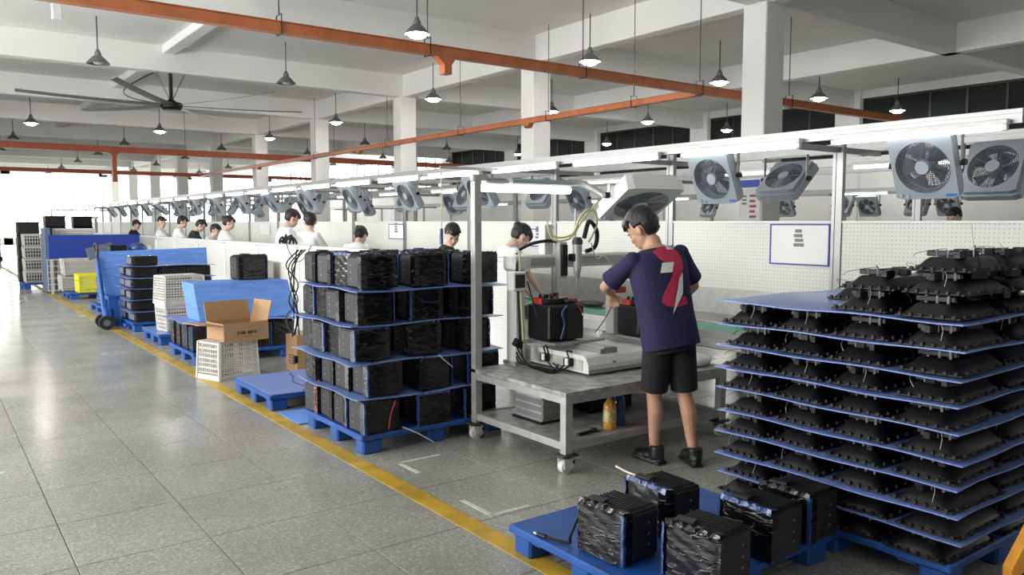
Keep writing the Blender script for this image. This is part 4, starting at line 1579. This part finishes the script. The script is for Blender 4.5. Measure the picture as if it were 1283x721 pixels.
# ================================================================ machine cart
CX0, CX1, CY0, CY1 = 3.28, 4.88, 3.85, 4.95
ct = thing('machine_cart', 'grey steel machine cart on casters with tall corner post', 'cart', ((CX0 + CX1) / 2, (CY0 + CY1) / 2, 0))
hx, hy = (CX1 - CX0) / 2, (CY1 - CY0) / 2
MB().bb(-hx, hx, -hy, hy, .505, .535, .003).build('table_top', 'table_top', ct)
mb = MB()
for s in (-1, 1):
    mb.bb(-hx + .05, hx - .05, s * (hy - .025) - .018, s * (hy - .025) + .018, .455, .505)
    mb.bb(s * (hx - .025) - .018, s * (hx - .025) + .018, -hy + .05, hy - .05, .455, .505)
mb.build('top_frame', 'steel_grey', ct)
mb = MB()
for s in (-1, 1):
    mb.bb(-hx + .05, hx - .05, s * (hy - .028) - .02, s * (hy - .028) + .02, .15, .20)
    mb.bb(s * (hx - .028) - .02, s * (hx - .028) + .02, -hy + .05, hy - .05, .15, .20)
mb.build('shelf_frame', 'steel_grey', ct)
MB().bb(-hx + .03, hx - .03, -hy + .03, hy - .03, .175, .195).build('shelf', 'table_top', ct)
for sx in (-1, 1):
    for sy in (-1, 1):
        x, y = sx * (hx - .03), sy * (hy - .03)
        tall = (sx < 0 and sy > 0)
        MB().bb(x - .03, x + .03, y - .03, y + .03, .125, 1.97 if tall else .506, .003).build('post' if tall else 'leg', 'steel_grey', ct)
        c = MB().box((x, y, .118), (.13, .10, .012)).cyl((x, y, .10), (x, y, .12), .035, n=14)
        co = c.build('caster', 'dark_metal', ct)
        MB().box((x - .005, y - .03, .065), (.085, .012, .075), ch=.008).box((x - .005, y + .03, .065), (.085, .012, .075), ch=.008).build('fork', 'basket_white', co)
        MB().cyl((x - .01, y - .022, .045), (x - .01, y + .022, .045), .045, n=20).build('wheel', 'basket_white', co, smooth=True)
        MB().cyl((x + .035, y - .036, .075), (x + .035, y + .036, .075), .012, n=10).build('axle_nut', 'black', co)
# lamp and arms carried by the tall post
px, py = -hx + .03, hy - .03
MB().box((px + .02, py, 1.955), (.12, .05, .05), ch=.004).build('post_bracket', 'steel_grey', ct)
lp = MB().box((px + .60, py, 1.935), (.62, .09, .055), ch=.018).build('lamp_hood', 'fan_housing', ct)
MB().tube(smooth_pts([(px + .04, py, 1.95), (px + .14, py, 1.92), (px + .30, py, 1.93)]), .022, 8).build('lamp_arm', 'steel_grey', ct, smooth=True)
MB().cyl((px + .06, py, 1.885), (px + .90, py, 1.885), .030, n=14).build('lamp_tube', 'cart_tube_on', lp, smooth=True)
MB().tube(smooth_pts([(px + .88, py, 1.945), (px + 1.0, py - .08, 1.93), (px + 1.08, py - .30, 1.80)]), .028, 10).build('fan_arm', 'steel_grey', ct, smooth=True)
# box fan over the worker
t = box_fan('white box fan held flat above the worker by the cart lamp arm', (4.40, 4.33, 1.83), PI / 2 - .25, 1.12, .06, None)
for c in kids(t):
    if c.name.startswith('housing') or c.name.startswith('back_cover'):
        c.data = c.data.copy()
        c.data.materials[0] = M['white_paint']
t.scale = (1.12, 1.12, 1.12)

# ---- gantry screwdriving machine
gx, gy = 3.76, 4.17
ROT_G = 0
gm = thing('gantry_machine', 'grey benchtop gantry screwdriving machine standing on the cart', 'machine', (gx, gy, .535), ROT_G)
# base with rounded shoulder
prof = [(0, 0), (0, .085), (.035, .135), (.78, .135), (.78, 0)]
mb = MB()
m4 = Matrix(((0, 0, 1, 0), (1, 0, 0, 0), (0, 1, 0, .018), (0, 0, 0, 1)))   # profile (y, z) swept along x
mb.prism([(0.0, 0.0), (0.0, .06), (.03, .11), (.06, .125), (.76, .125), (.76, 0)], 0, 1.02, m4)
mb.build('base', 'machine_white', gm)
MB().bb(-.006, .0, .06, .72, .03, .11).build('side_cover', 'machine_dirty', gm)
MB().bb(.0, 1.02, -.004, .0, .022, .045).build('front_trim', 'alu', gm)
for x in (.06, .96):
    for y in (.06, .70):
        MB().cyl((x, y, 0), (x, y, .02), .025, n=12).build('foot', 'black', gm)
for y in (.18, .45):
    vb = MB().box((-.035, y, .085), (.05, .06, .06), ch=.004).build('valve', 'black', gm)
    MB().box((-.062, y - .012, .09), (.012, .034, .05), ch=.003).build('valve_plate', 'paper', vb)
    MB().tube(smooth_pts([(-.03, y, .115), (-.02, y + .03, .16), (.02, y + .02, .15)]), .006, 6).build('valve_hose', 'black', vb)
MB().cyl((.25, -.006, .085), (.25, .006, .085), .012, n=14).build('badge', 'alu', gm)
for x0, y0, y1 in ((.16, .05, .64), (.70, .05, .64)):
    sl = MB().bb(x0, x0 + .17, y0, y1, .140, .178, .003).build('slide', 'alu', gm)
    MB().bb(x0 + .03, x0 + .14, y0 - .002, y1, .178, .186).build('slide_groove', 'steel_grey', sl)
MB().bb(-.06, .44, .30, .64, .186, .204, .003).build('fixture_plate', 'alu', gm)
MB().bb(.64, .98, .10, .46, .186, .204, .003).build('fixture_plate', 'alu', gm)
# gantry columns and beam
for x in (-.155, .92):
    c = MB().bb(x, x + .10, .66, .78, .0, .76, .012).build('column', 'machine_white', gm)
    MB().bb(x - .012, x + .112, .64, .80, .0, .03).build('column_foot', 'steel_grey', c)
MB().bb(-.16, 1.06, .64, .78, .74, .845, .012).build('gantry_beam', 'machine_white', gm)
MB().bb(-.19, -.06, .635, .785, .725, .855, .02).build('beam_end_cover', 'machine_white', gm)
MB().bb(-.02, .95, .634, .640, .76, .82).build('beam_track', 'alu', gm)
dp = MB().bb(-.235, -.12, .57, .66, .58, .725, .008).build('control_panel', 'machine_white', gm)
MB().bb(-.222, -.133, .566, .571, .605, .705).build('screen', 'screen', dp)
# carriage, z axis, screwdriver
cr = MB().bb(.21, .29, .575, .64, .66, .94, .006).build('carriage', 'steel_grey', gm)
MB().bb(.225, .275, .555, .576, .68, .92).build('z_rail', 'black', cr)
MB().bb(.13, .22, .66, .74, .845, 1.08, .006).build('z_motor_housing', 'machine_white', gm)
sd = MB().cyl((.36, .54, .72), (.36, .54, .93), .032, .038, 16).build('screwdriver', 'steel_grey', gm, smooth=True)
MB().lathe([(.0, .98), (.03, .975), (.042, .95), (.042, .925), (.036, .92)], 16, (.36, .54, 0)).build('driver_cap', 'dark_metal', sd, smooth=True)
MB().cyl((.36, .54, .66), (.36, .54, .72), .020, .028, 14).build('chuck', 'alu', sd, smooth=True)
MB().cyl((.36, .54, .57), (.36, .54, .66), .008, .014, 10).build('bit', 'steel_grey', sd)
MB().box((.325, .55, .82), (.06, .05, .06), ch=.005).build('clamp', 'black', gm)
MB().cyl((.39, .60, .90), (.39, .60, 1.20), .007, n=8).build('guide_rod', 'alu', gm)
# hoses
H_ = [([(.25, .70, 1.05), (.16, .66, 1.06), (.20, .62, .98), (.34, .58, 1.0), (.40, .55, 1.14), (.52, .55, 1.20), (.58, .56, 1.08), (.48, .54, .94)], .009, 'wire_yellow'),
      ([(.15, .66, 1.10), (.18, .62, .96), (.32, .58, .97), (.42, .56, 1.10), (.55, .54, 1.24), (.62, .56, 1.27)], .008, 'wire_yellow'),
      ([(.43, .54, .97), (.50, .56, 1.10), (.60, .58, 1.02), (.60, .60, .90), (.52, .62, .86)], .018, 'black'),
      ([(-.09, .70, .885), (.0, .66, .93), (.14, .64, .95), (.26, .62, .94)], .014, 'black'),
      ([(-.14, .66, .86), (-.17, .62, .70), (-.165, .60, .40), (-.15, .60, .16)], .009, 'black'),
      ([(-.13, .64, .86), (-.15, .60, .60), (-.145, .58, .30), (-.13, .58, .10)], .007, 'wire_yellow'),
      ([(-.10, .58, .65), (-.06, .52, .40), (-.04, .42, .16), (-.03, .40, .08)], .006, 'black'),
      ([(.52, .56, .93), (.62, .60, .80), (.72, .62, .82), (.84, .60, .70)], .005, 'paper'),
      ([(.80, .55, .50), (.64, .50, .34), (.52, .50, .22)], .004, 'black')]
for pts, r, m in H_:
    MB().tube(smooth_pts(pts, 5), r, 8).build('hose', m, gm, smooth=True)
t = MB()
for q in range(5):
    r = random.Random(q)
    t.tube(smooth_pts([(-.16 + r.uniform(-.03, .03), .62, .2 - .03 * q), (-.20 + r.uniform(-.03, .03), .50, .05), (-.16, .36 + r.uniform(-.1, .1), .012 + .006 * q), (-.10 + r.uniform(-.05, .05), .22, .010 + .005 * q), (-.03, .18 + q * .06, .05)], 4), .006, 6)
t.build('cable_bundle', 'black', gm, smooth=True)
MB().box((-.17, .60, .18), (.09, .05, .06), (.3, .4, .2), ch=.006).build('regulator', 'black', gm)
# red clamp in front of the right column
MB().bb(.70, .86, .50, .54, .52, .57, .004).build('red_clamp', 'red', gm)
MB().bb(.72, .80, .50, .60, .186, .52, .006).build('right_pillar', 'machine_white', gm)

# black unit in work on the machine
def work_unit(label, x, y, z, sc=1.0):
    t = thing('work_unit', label, 'machine part', (x, y, z), 0)
    MB().box((0, 0, .13), (.30, .26, .25), ch=.022, seg=2).build('case', 'black', t)
    MB().bb(.0, .152, -.134, -.128, .01, .24, .004).build('front_panel', 'black_soft', t)
    MB().tube(smooth_pts([(-.06, -.14, .02), (-.03, -.142, .12), (-.05, -.14, .2), (.0, -.135, .25)]), .009, 6).build('film_edge', 'tape_blue', t, smooth=True)
    MB().box((-.02, .02, .275), (.20, .16, .04), (0, 0, .1), ch=.006).build('board_carrier', 'black', t)
    MB().box((-.09, .04, .27), (.08, .10, .05), ch=.004).build('red_part', 'red', t)
    MB().box((.09, -.04, .268), (.12, .09, .03), (0, 0, .1), ch=.01).build('film_bag', 'panel_grey', t)
    for q in range(6):
        r = random.Random(q)
        MB().box((r.uniform(-.11, .08), r.uniform(-.06, .08), .305), (.03, .02, .03), (0, 0, q)).build('component', 'black', t)
    MB().tube(smooth_pts([(-.02, -.02, .30), (.03, -.07, .33), (.08, -.13, .27), (.12, -.16, .19)]), .003, 5).build('lead_wire', 'red_wire', t, smooth=True)
    MB().cyl((.12, -.16, .19), (.125, -.163, .175), .006, n=8).build('wire_plug', 'paper', t)
    t.scale = (sc, sc, sc)
    return t


work_unit('black unit with exposed red parts clamped on the gantry machine', gx + .10, gy + .50, .535 + .204, 1.08)
work_unit('second black unit half hidden by the worker on the machine', gx + .80, gy + .28, .535 + .204, .95)

# things on and under the cart top
t = thing('plastic_bag', 'white plastic bag of small parts on the cart corner', 'bag', (4.70, 4.02, .535))
mb = MB().ell((0, 0, .045), (.16, .11, .05), nu=20, nv=12).ell((.07, .04, .05), (.10, .09, .045), nu=16, nv=10)
obj('bag', remesh(mb, 'bag', 'bag_white', .012, 1), t)
MB().box((.14, .06, .05), (.05, .04, .03), (0, .5, .5), ch=.01).build('tied_end', 'bag_white', t)
t = thing('ribbed_box', 'grey ribbed metal box on the lower cart shelf', 'box', (3.62, 4.52, .195))
MB().bb(-.13, .13, -.16, .16, .01, .24, .006).build('case', 'steel_grey', t)
for q in range(4):
    MB().bb(-.136, -.128, -.15, .15, .03 + q * .053, .065 + q * .053, .003).build('rib', 'alu', t)
    MB().bb(-.12, .12, -.166, -.158, .03 + q * .053, .065 + q * .053, .003).build('rib', 'alu', t)
MB().bb(-.15, .14, -.17, .17, 0, .014).build('base_plate', 'black', t)
t = thing('drinks_bottle', 'bottle of orange drink on the lower cart shelf', 'bottle', (3.80, 3.99, .195))
MB().lathe([(0, 0), (.042, 0), (.046, .012), (.046, .15), (.043, .17), (.022, .205), (.016, .215), (.016, .225), (0, .225)], 20).build('body', 'bottle_orange', t, smooth=True)
MB().lathe([(.0465, .05), (.0475, .052), (.0475, .135), (.0465, .137)], 20).build('label_wrap', 'bottle_label', t, smooth=True)
MB().cyl((0, 0, .222), (0, 0, .248), .020, n=16).build('cap', 'ink', t)
t = thing('drinks_bottle', 'dark blue bottle beside the orange drink on the lower cart shelf', 'bottle', (3.92, 4.02, .195))
MB().lathe([(0, 0), (.040, 0), (.043, .012), (.043, .16), (.038, .19), (.022, .215), (.018, .235), (0, .235)], 20).build('body', 'bottle_blue', t, smooth=True)
MB().cyl((0, 0, .232), (0, 0, .262), .021, n=16).build('cap', 'bottle_blue', t)
t = thing('tool_bar', 'black tool bar lying on the lower cart shelf', 'tool', (3.58, 3.98, .195), .12)
MB().bb(-.09, .09, -.016, .016, 0, .016, .003).build('bar', 'black', t)
MB().bb(.05, .09, -.020, .020, .004, .026, .003).build('grip', 'rubber', t)
t = thing('electric_box', 'black equipment box in the shade of the lower cart shelf', 'box', (4.2, 4.55, .195))
MB().bb(-.22, .22, -.16, .16, 0, .22, .01).build('case', 'black', t)
MB().bb(-.20, .20, -.166, -.158, .03, .19, .004).build('front_plate', 'black_soft', t)

# ================================================================ baskets, cartons and other goods along the aisle
def basket(label, x, y, z, lx, ly, h, m, rz=0, flip=False, group=None, nx=9, nz=6, solidtop=False):
    t = thing('plastic_basket', label, 'basket', (x, y, z), rz, group)
    tp = .93
    th = .012

    def P(u, v):      # outline scale by height
        return tp + (1 - tp) * (1 - v if flip else v)
    body = MB()
    zt_ = 0 if flip else h
    zb = h if flip else 0
    # rim and base
    for zz, sc_, hh, nm in ((zt_, 1.0, .05, 'rim'), (zb, tp, .02, 'base_band')):
        body = MB()
        zc = zz + (hh / 2 if zz == 0 else -hh / 2)
        for s in (-1, 1):
            body.box((0, s * (ly * sc_ / 2 - th / 2), zc), (lx * sc_, th, hh))
            body.box((s * (lx * sc_ / 2 - th / 2), 0, zc), (th, ly * sc_ - 2 * th, hh))
        body.build(nm, m, t)
    MB().bb(-lx * tp / 2, lx * tp / 2, -ly * tp / 2, ly * tp / 2, zb if zb == 0 else zb - .012, zb + .012 if zb == 0 else zb).build('bottom', m, t)

    def side(n, axis, s):
        wv = MB()
        L = lx if axis == 'x' else ly
        Wd = ly if axis == 'x' else lx

        def pt(u, v):
            k = P(u, v)
            a, b = u * L * k / 2, s * (Wd * k / 2 - th / 2)
            return Vector((a, b, v * h)) if axis == 'x' else Vector((b, a, v * h))
        for i in range(n + 1):
            u = -1 + 2 * i / n
            wide = .016 if i in (0, n) else .007
            p0, p1 = pt(u, .02), pt(u, .98)
            wv.tube([p0, p1], wide * .9, 4)
        for j in range(nz + 1):
            v = .06 + .88 * j / nz
            wv.tube([pt(-1, v), pt(1, v)], .006 if j % 2 else .010, 4)
        wv.build('lattice_side', m, t)
    side(nx, 'x', -1)
    side(nx, 'x', 1)
    side(max(4, int(nx * ly / lx)), 'y', -1)
    side(max(4, int(nx * ly / lx)), 'y', 1)
    return t


basket('white lattice basket upside down on the floor under the open carton', 2.56, 8.52, 0, .50, .38, .40, 'basket_white', .35, True, nx=16, nz=7)
# open carton
t = thing('open_carton', 'open brown cardboard carton on the white basket', 'box', (2.66, 8.50, .40), .18)
a, b, h = .25, .18, .185
cb = MB()
for (x0, x1, y0, y1) in ((-a, a, -b, -b + .008), (-a, a, b - .008, b), (-a, -a + .008, -b + .008, b - .008), (a - .008, a, -b + .008, b - .008)):
    cb.bb(x0, x1, y0, y1, 0, h)
cb.bb(-a, a, -b, b, 0, .008)
cb.build('carton_body', 'cardboard', t)
MB().box((0, b + .03, h + .10), (2 * a, .008, .21), (-.28, 0, 0)).build('flap', 'cardboard', t)
MB().box((-a - .125, 0, h - .005), (.26, 2 * b, .008), (0, .12, 0)).build('flap', 'cardboard', t)
MB().box((a + .03, 0, h + .10), (.008, 2 * b, .22), (0, .25, 0)).build('flap', 'cardboard', t)
MB().box((.0, -b - .01, h - .1), (2 * a, .008, .19), (-.06, 0, 0)).build('flap', 'cardboard', t)
mk = MB()
y = -b - .0155
for q, wd_ in enumerate((.022, .03, .012, .026, .03, .020)):
    x = -.10 + q * .038
    mk.bb(x, x + wd_, y - .004, y, h - .11, h - .104).bb(x, x + .005, y - .004, y, h - .122, h - .09).bb(x, x + wd_, y - .004, y, h - .094, h - .089)
    if q % 2:
        mk.bb(x + wd_ - .005, x + wd_, y - .004, y, h - .12, h - .09)
mk.bb(-.06, .06, y - .004, y, h - .145, h - .141)
mk.build('printed_marks', 'ink', t)
mk = MB()
for q in range(3):
    mk.bb(a, a + .0025, -.10 + .02 * q, .10, .07 + q * .03, .082 + q * .03)
mk.build('printed_marks', 'ink', t)
t = thing('carton', 'brown cardboard carton standing on the floor behind the tall stack', 'box', (3.36, 8.42, 0), .1)
MB().bb(-.15, .15, -.13, .13, 0, .40, .003).build('carton_body', 'cardboard', t)
MB().bb(-.15, .15, -.02, .02, .398, .402).build('tape', 'wire_pale', t)
mk = MB()
for q in range(4):
    mk.bb(-.152, -.149, -.08, .06, .08 + .03 * q, .09 + .03 * q)
mk.build('printed_marks', 'ink', t)

# pallet with folded blue boards
pallet('blue plastic pallet under the folded blue boards', 2.42, 3.62, 9.35, 10.45)
for i in range(4):
    unit('wrapped black unit under the folded blue boards, front face, %s from the yellow stripe' % ORDN[i], 2.58 + i * .30, 9.52, .14, random.uniform(-.1, .1), 'units under the blue boards', sc=(1, 1, 1.29))
for j in range(1, 4):
    unit('wrapped black unit under the folded blue boards, aisle side, %s from the front' % ORDN[j], 2.58, 9.52 + j * .27, .14, random.uniform(-.1, .1), 'units under the blue boards', sc=(1, 1, 1.29))
divider('wide blue sheet under the folded blue boards', 2.36, 3.72, 9.30, 10.46, .47, 'blue_sheet', 41, wav=.012)
t = thing('folded_boards', 'thick pile of folded light blue corrugated boards with sloping face', 'boards', (3.12, 9.95, .478))
for q in range(7):
    y0 = -.40 + q * .075
    mb = MB()
    Lx = .56
    vs = [(-Lx - .0, y0, 0), (Lx + .06, y0, 0), (Lx - .0, y0 + .16, .43), (-Lx - .02, y0 + .16, .43), (-Lx - .0, y0 + .066, 0), (Lx + .06, y0 + .066, 0), (Lx - .0, y0 + .226, .43), (-Lx - .02, y0 + .226, .43)]
    mb.add(vs, [[0, 1, 2, 3], [4, 7, 6, 5], [0, 4, 5, 1], [1, 5, 6, 2], [2, 6, 7, 3], [3, 7, 4, 0]])
    mb.build('board', 'light_blue_board', t)
unit('big film-wrapped black unit standing alone on the folded blue boards', 3.32, 10.10, .905, .1, None, 0, (1.32, 1.2, 1.32))

# small pallet with white baskets
pallet('small blue pallet under the two white baskets', 2.46, 3.56, 11.15, 12.15)
divider('pale sheet on the small pallet before the black crates', 2.46, 3.5, 11.2, 12.15, .142, 'blue_sheet', 51, wav=.001)
basket('pale lattice basket at the bottom of a pair on the small pallet', 2.82, 11.55, .15, .50, .36, .36, 'basket_white', .15, False, nx=14)
basket('white lattice basket upside down on top of another basket', 2.84, 11.55, .51, .56, .42, .40, 'basket_white', .12, True, nx=14, nz=10)

# stack of black crates with blue sheets
pallet('blue plastic pallet under the stack of black crates', 2.46, 3.66, 12.78, 13.78)
crate = thing('black_crate', '', 'crate')
MB().box((0, 0, .075), (.36, .42, .145), ch=.02, seg=2).build('body', 'film', crate, smooth=True)
MB().bb(-.15, .15, -.216, -.208, .03, .12, .003).build('end_panel', 'black', crate)
MB().bb(-.186, -.178, -.16, .16, .03, .12, .003).build('end_panel', 'grey_plastic', crate)
for L in range(6):
    z = .14 + L * .168
    if L:
        divider('pale blue sheet under the %s layer of black crates' % ORD[L], 2.42, 3.68, 12.75, 13.8, z - .008, 'blue_sheet', 60 + L, wav=.006)
    for i in range(3 if L < 5 else 1):
        clone(crate, (2.66 + i * .395 + random.uniform(-.02, .02), 12.99, z), random.uniform(-.04, .04), 'black crate in the %s layer of the crate stack, front face, %s from the aisle' % (ORD[L], ORDN[i]), 'black crates, %s layer' % ORD[L])
        if i == 0 and L < 5:
            clone(crate, (2.66, 13.5, z), random.uniform(-.04, .04), 'black crate in the %s layer of the crate stack, second back on aisle side' % ORD[L], 'black crates, %s layer' % ORD[L])
drop(crate)
t = thing('leaning_board', 'large light blue board leaning behind the stack of black crates', 'board', (3.02, 13.98, .02))
MB().add([(-.62, 0, 0), (.9, 0, 0), (.9, .10, 1.18), (-.80, .10, 1.14), (-.62, .03, 0), (.9, .03, 0), (.9, .13, 1.18), (-.80, .13, 1.14)],
         [[0, 1, 2, 3], [4, 7, 6, 5], [0, 4, 5, 1], [1, 5, 6, 2], [2, 6, 7, 3], [3, 7, 4, 0]]).build('board', 'light_blue_board', t)
MB().add([(-.58, -.012, .02), (.9, -.012, .02), (.9, .09, 1.10), (-.72, .09, 1.06), (-.58, -.002, .02), (.9, -.002, .02), (.9, .10, 1.10), (-.72, .10, 1.06)],
         [[0, 1, 2, 3], [4, 7, 6, 5], [0, 4, 5, 1], [1, 5, 6, 2], [2, 6, 7, 3], [3, 7, 4, 0]]).build('front_board', 'light_blue_board', t)

# hand pallet truck
t = thing('hand_pallet_truck', 'blue hand pallet truck with upright loop handle beside the crate stack', 'pallet truck', (2.26, 13.35, 0))
for y in (-.02, .30):
    MB().cyl((-.05, y - .035, .105), (-.05, y + .035, .105), .105, n=26).build('steer_wheel', 'rubber', t, smooth=True)
    MB().cyl((-.05, y - .04, .105), (-.05, y + .04, .105), .05, n=16).build('wheel_hub', 'grey_plastic', t)
MB().bb(-.07, .05, .03, .25, .10, .32, .02).build('pump_body', 'blue_plastic', t)
MB().prism([(.0, .03), (.19, .03), (.17, .12), (.12, .50), (.0, .50)], -.10, -.06, Matrix.Rotation(PI / 2, 4, 'X')).build('frame_plate', 'blue_plastic', t)
MB().prism([(.0, .03), (.19, .03), (.17, .12), (.12, .50), (.0, .50)], -.42, -.38, Matrix.Rotation(PI / 2, 4, 'X')).build('frame_plate', 'blue_plastic', t)
MB().bb(.0, .16, .08, .40, .44, .50).build('top_plate', 'blue_plastic', t)
MB().tube([(.0, .45, .25), (-.02, .60, .75), (-.03, .68, 1.05)], .038, 10).build('handle_bar', 'blue_plastic', t, smooth=True)
MB().tube(smooth_pts([(-.03, .68, 1.04), (-.03, .62, 1.12), (-.04, .58, 1.24), (-.04, .72, 1.29), (-.04, .86, 1.24), (-.03, .76, 1.10), (-.03, .69, 1.04)]), .018, 8).build('loop_grip', 'dark_metal', t, smooth=True)
for y in (-.30, .08):
    MB().bb(.15, 1.25, y, y + .14, .05, .10, .008).build('fork', 'blue_plastic', t)

# ---- more goods beyond the truck
pallet('blue pallet under the blue sheets behind the pallet truck', 2.50, 3.6, 15.5, 16.85)
t = thing('sheet_pile', 'pile of curved grey blue sheets behind the pallet truck', 'sheets', (2.85, 15.9, .14))
for q in range(8):
    o = MB().box((.01 * (q % 3), 0, .035 + q * .062), (.62, .7, .05), (0, .03, .02 * (q % 2)), ch=.012).build('folded_sheet', 'blue_grey', t)
t = thing('parts_pile', 'dark pile of parts topped by a blue bag behind the light blue board', 'parts', (3.15, 16.58, .14))
for q in range(4):
    MB().box((.02 * q, 0, .11 + .22 * q), (.75, .5, .21), (0, 0, .03 * q), ch=.015).build('block', 'grey_plastic' if q < 3 else 'black', t)
MB().ell((.18, -.05, 1.0), (.16, .14, .10), nu=14, nv=8).build('bag', 'tape_blue', t, smooth=True)
MB().box((-.18, .0, .98), (.30, .3, .16), ch=.02).build('box', 'black', t)
MB().ell((.38, -.02, .97), (.07, .1, .08), nu=12, nv=8).build('white_bag', 'bag_white', t, smooth=True)
pallet('blue pallet under the grey and yellow baskets', 2.45, 3.65, 18.9, 20.1)
basket('bright yellow lattice basket on the pallet before the grey baskets', 2.86, 19.05, .14, .50, .36, .40, 'basket_yellow', .05, False, nx=12)
basket('grey lattice basket at the bottom of the grey pile beside the yellow basket', 2.60, 19.75, .14, .42, .55, .34, 'basket_grey', 0, False, nx=12)
basket('wide grey lattice basket on top of the pile beside the yellow basket', 2.80, 19.65, .48, .75, .55, .36, 'basket_grey', 0, False, nx=14)
t = thing('grey_tray', 'tilted grey plastic tray leaning beside the blue board', 'tray', (3.15, 19.4, .86), .1)
MB().box((0, 0, .14), (.55, .03, .26), (-.1, -.25, 0), ch=.006).build('tray', 'grey_plastic', t)
MB().box((0, -.018, .14), (.48, .012, .20), (-.1, -.25, 0), ch=.003).build('inset', 'blue_grey', t)
t = thing('blue_board', 'large deep blue board standing behind the grey baskets', 'board', (3.25, 20.6, .0))
MB().bb(-.95, .95, 0, .03, .80, 1.34, .004).build('board', 'deep_blue_board', t)
MB().bb(-.93, -.88, .005, .035, 0, .85).build('leg', 'basket_grey', t)
MB().bb(.88, .93, .005, .035, 0, .85).build('leg', 'basket_grey', t)
MB().bb(-.93, .93, .01, .03, .78, .80).build('brace', 'basket_grey', t)
t = thing('wire_cage', 'pale wire mesh cage under the deep blue board', 'cage', (2.62, 20.9, 0))
for q in range(7):
    MB().bb(-.33 + q * .11, -.318 + q * .11, 0, .012, .05, .80).build('upright', 'basket_white', t)
for q in range(6):
    MB().bb(-.33, .34, -.004, .008, .06 + q * .14, .072 + q * .14).build('crossbar', 'basket_white', t)
t = thing('display_stand', 'tall blue grey panel standing at the end of the deep blue board', 'panel', (2.33, 21.3, 0))
MB().bb(-.06, .06, -.35, .35, .02, 1.50, .01).build('panel', 'blue_grey', t)
MB().bb(-.065, .065, -.3, .3, 0, .03).build('foot', 'dark_metal', t)
t = thing('white_cabinet', 'low white cabinet with slatted front behind the blue grey panel', 'cabinet', (2.95, 21.6, 0))
MB().bb(-.42, .42, -.2, .2, 0, 1.48, .01).build('body', 'basket_white', t)
for q in range(4):
    MB().bb(-.38, .38, -.206, -.198, 1.22 + q * .06, 1.25 + q * .06).build('slat', 'basket_grey', t)
pallet('blue pallet under the grey crates and black boxes at the aisle end', 1.95, 3.15, 22.6, 23.8)
for q in range(4):
    basket('grey crate in the tall crate pile at the aisle end, %s from the bottom' % ORDN[q], 2.22, 22.9, .14 + q * .30, .42, .5, .30, 'basket_grey', 0, False, 'grey crates at aisle end', nx=7, nz=3)
for q, (x, y, n) in enumerate(((2.18, 23.5, 5), (2.95, 24.9, 6), (3.75, 25.9, 6))):
    for L in range(n):
        t = thing('black_box', 'black lidded box in the %s tall black pile at the aisle end, %s layer' % (ORDN[q], ORD[L]), 'box', (x, y, (.14 if q == 0 else 0) + L * .30), 0, 'black boxes at the aisle end')
        MB().bb(-.24, .24, -.24, .24, 0, .27, .015).build('body', 'black_soft', t)
        MB().bb(-.25, .25, -.25, .25, .26, .30, .008).build('lid', 'black', t)
for q, (x, y) in enumerate(((2.4, 39.0), (3.4, 41.0))):
    t = thing('dark_pile', 'dark goods on a pallet at the far end of the aisle, %s one out' % ORDN[q], 'goods', (x - 1.2, y, 0), 0, 'dark goods at far end')
    MB().bb(-.6, .6, -.5, .5, 0, .14).build('pallet', 'black_soft', t)
    MB().bb(-.55, .55, -.45, .45, .14, .7, .04).build('lower_bale', 'far_grey', t)
    MB().bb(-.55, .55, -.45, .45, .7, 1.15, .06).build('upper_bale', 'far_grey', t)
t = thing('grey_bin', 'grey plastic bin standing in front of a partition behind the alone black unit', 'bin', (4.25, 12.6, 0))
MB().bb(-.2, .2, -.3, .3, 0, 1.02, .02).build('body', 'basket_grey', t)
for q in range(5):
    MB().bb(-.205, -.198, -.25, .25, .45 + q * .1, .50 + q * .1).build('slot', 'far_grey', t)
t = thing('cable_heap', 'heap of black cables lying on the partition ledge', 'cable', (4.53, 11.9, 1.288))
for q in range(6):
    r = random.Random(q)
    MB().tube(smooth_pts([(r.uniform(-.06, .06), -.25 + q * .08, .02), (r.uniform(-.06, .06), -.1 + q * .05, .08 + r.uniform(0, .08)), (r.uniform(-.06, .06), .05 + q * .05, .05), (r.uniform(-.06, .06), .2, .02)]), .016, 6).build('cable', 'black', t, smooth=True)
MB().tube(smooth_pts([(-.06, -.1, .02), (-.09, -.3, -.12), (-.09, -.6, -.24), (-.09, -.9, -.15), (-.06, -1.05, .01)]), .006, 6).build('hanging_cable', 'black', t, smooth=True)
t = thing('hung_tool', 'air tool with blue grip hanging on a pale cord above a worker', 'tool', (4.66, 7.62, 0))
MB().tube([(0, 0, 2.23), (0.01, 0, 1.9), (0, 0, 1.55)], .008, 6).build('cord', 'wire_yellow', t)
MB().cyl((0, 0, 1.38), (0, 0, 1.56), .022, n=12).build('grip', 'tape_blue', t)
MB().bb(-.01, .86, -.01, .01, 2.22, 2.25).build('arm', 'alu', t)

for p in UP + SP:
    drop(p)
